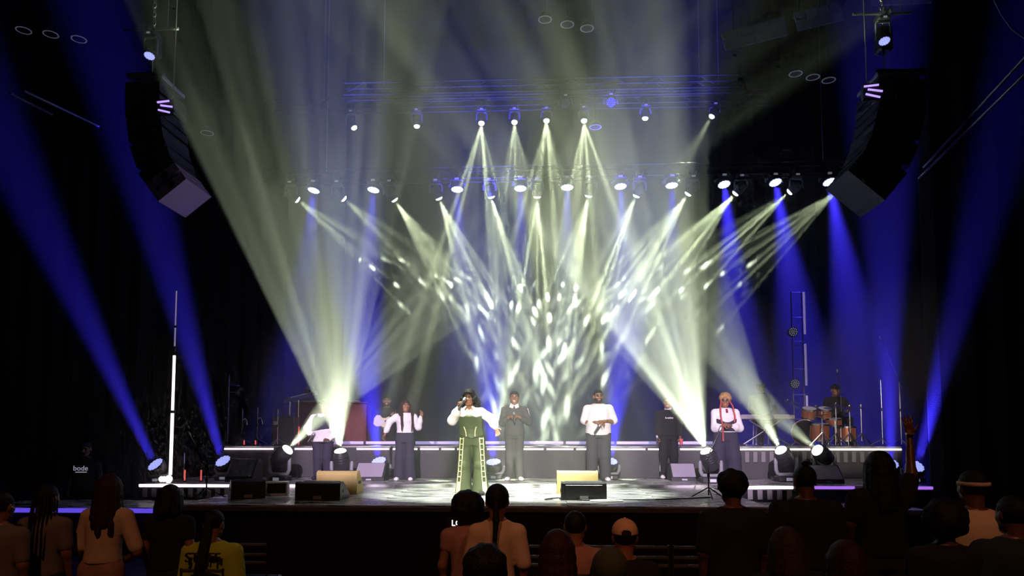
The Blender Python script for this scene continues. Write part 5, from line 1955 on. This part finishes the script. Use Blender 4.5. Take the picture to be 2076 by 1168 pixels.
seat2(1166, 1066, 5.9, 'seated spectator with earrings and pink shoulder right of centre', 'chair of the pink-shouldered spectator', tone='brown', shirt=dict(m=F_PINK, hem=.86, sleeve=.6, g=.028), hair=h_short())
seat2(1130, 1108, 4.7, 'seated spectator with auburn hair at the bottom right of centre', 'chair of the auburn-haired spectator', tone='brown', shirt=dict(m=F_RED, hem=.86, sleeve=.8, g=.028), hair=h_long(HAIRR, .3, .08))
F_BEIGE = fabric('beige cap', (.62, .4, .28))
seat2(1267, 1093, 5.3, 'seated spectator in beige baseball cap', 'chair of the spectator in the beige cap', tone='brown', shirt=dict(m=F_BLACK, hem=.86, sleeve=.8, g=.028), hair=h_short() + h_cap(F_BEIGE, -1, True))
seat2(1236, 1126, 3.9, 'seated spectator in dark green knitted hat', 'chair of the spectator in the knitted hat', tone='deep', shirt=dict(m=F_BLACK, hem=.86, sleeve=.8, g=.028), hair=[('knit_hat', fabric('dark green knit', (.05, .06, .04)), [('e', (0, .014, .045), (.09, .11, .1))], .01, lambda G: -.02 - G[2], .01)])
seat2(1595, 1122, 4.9, 'seated spectator with brown hair below the topknot man', 'chair of the brown-haired spectator', tone='brown', shirt=dict(m=F_BLACK, hem=.86, sleeve=.8, g=.028), hair=h_long(mat('dim brown hair', (.03, .016, .01), .6, bump=.5, scale=70, spec=.2), .2, .05))
seat2(1715, 1112, 4.3, 'seated spectator with dark red hair at the bottom right', 'chair of the dark-red-haired spectator', tone='brown', shirt=dict(m=F_BLACK, hem=.86, sleeve=.8, g=.028), hair=h_long(HAIRR, .25, .06))
# right side standing
fan(1484, 952, 5.6, 'standing spectator with short twisted hair in black, right of the boom stand', tone='deep', build=1.15, shirt=dict(m=F_BLACK, hem=.9, sleeve=.9, g=.03), pants=PT, hair=h_afro(HAIR, .105, (0, .025, .035)))
fan(1631, 932, 6.0, 'standing man with small topknot and wide shoulders in black', hair_up=.05, tone='deep', build=1.45, shirt=dict(m=F_BLACK, hem=.9, sleeve=.9, g=.03), pants=PT,
    hair=h_short(th=.006) + [('topknot', HAIR, [('e', (0, .03, .135), (.03, .03, .025))], .01, None, .009)])
H3 = 1.80
pos = Vector((U(1785, 930, 6.2).x, 6.2, 0))
q = conv(pos, H3, math.pi)
fan(1782, 920, 6.2, 'standing woman with long dark hair raising her right arm', H=H3, tone='deep', build=1.1, arms=((q(1850, 962, -.05), q(1846, 882, -.12)), (q(1726, 1060, .0), q(1724, 1120, -.1))),
    shirt=dict(m=F_BLACK, hem=.9, sleeve=.75, g=.028, puff=.015), pants=PT, hair=h_long(HAIR, .3, .06),
    hands=({'curl': .12, 'd': (.03, .0, 1), 'n': (0, -1, 0)}, None))
w = U(1846, 880, 6.3)
tag(MB().lathe([(.036, -.01), (.04, -.006), (.04, .006), (.036, .01)], w, (0, 0, 1), 16).build('wrist_band', mat('brass bangle', (.7, .5, .25), .3, .8), None, True), 'thin bangle on the raised wrist', 'bracelet')
F_WTEE = fabric('white sleeveless top', (.72, .6, .5))
fan(1972, 948, 5.2, 'standing man with white headband and white top at the right', tone='deep', build=1.3, shirt=dict(m=F_WTEE, hem=.9, sleeve=.3, g=.03, puff=.02), pants=PT,
    hair=h_short(th=.006) + [('headband', fabric('white headband', (.6, .5, .42)), [('e', (0, .014, .03), (.092, .112, .1))], .01, lambda G: np.abs(G[2] - .035) - .013, .008)])
fan(1912, 1003, 4.6, 'spectator with dark bushy hair left of the headband man', hair_up=.06, tone='deep', build=1.1, shirt=dict(m=F_BLACK, hem=.9, sleeve=.9, g=.028), pants=PT, hair=h_afro(HAIR, .13, (0, .03, .03)))
F_TEAL = fabric('dark teal jacket', (.02, .035, .042))
fan(2052, 1000, 4.6, 'spectator in dark teal jacket at the right picture edge', tone='deep', build=1.35, shirt=dict(m=F_TEAL, hem=.9, sleeve=2, g=.035), pants=PT, hair=h_short())
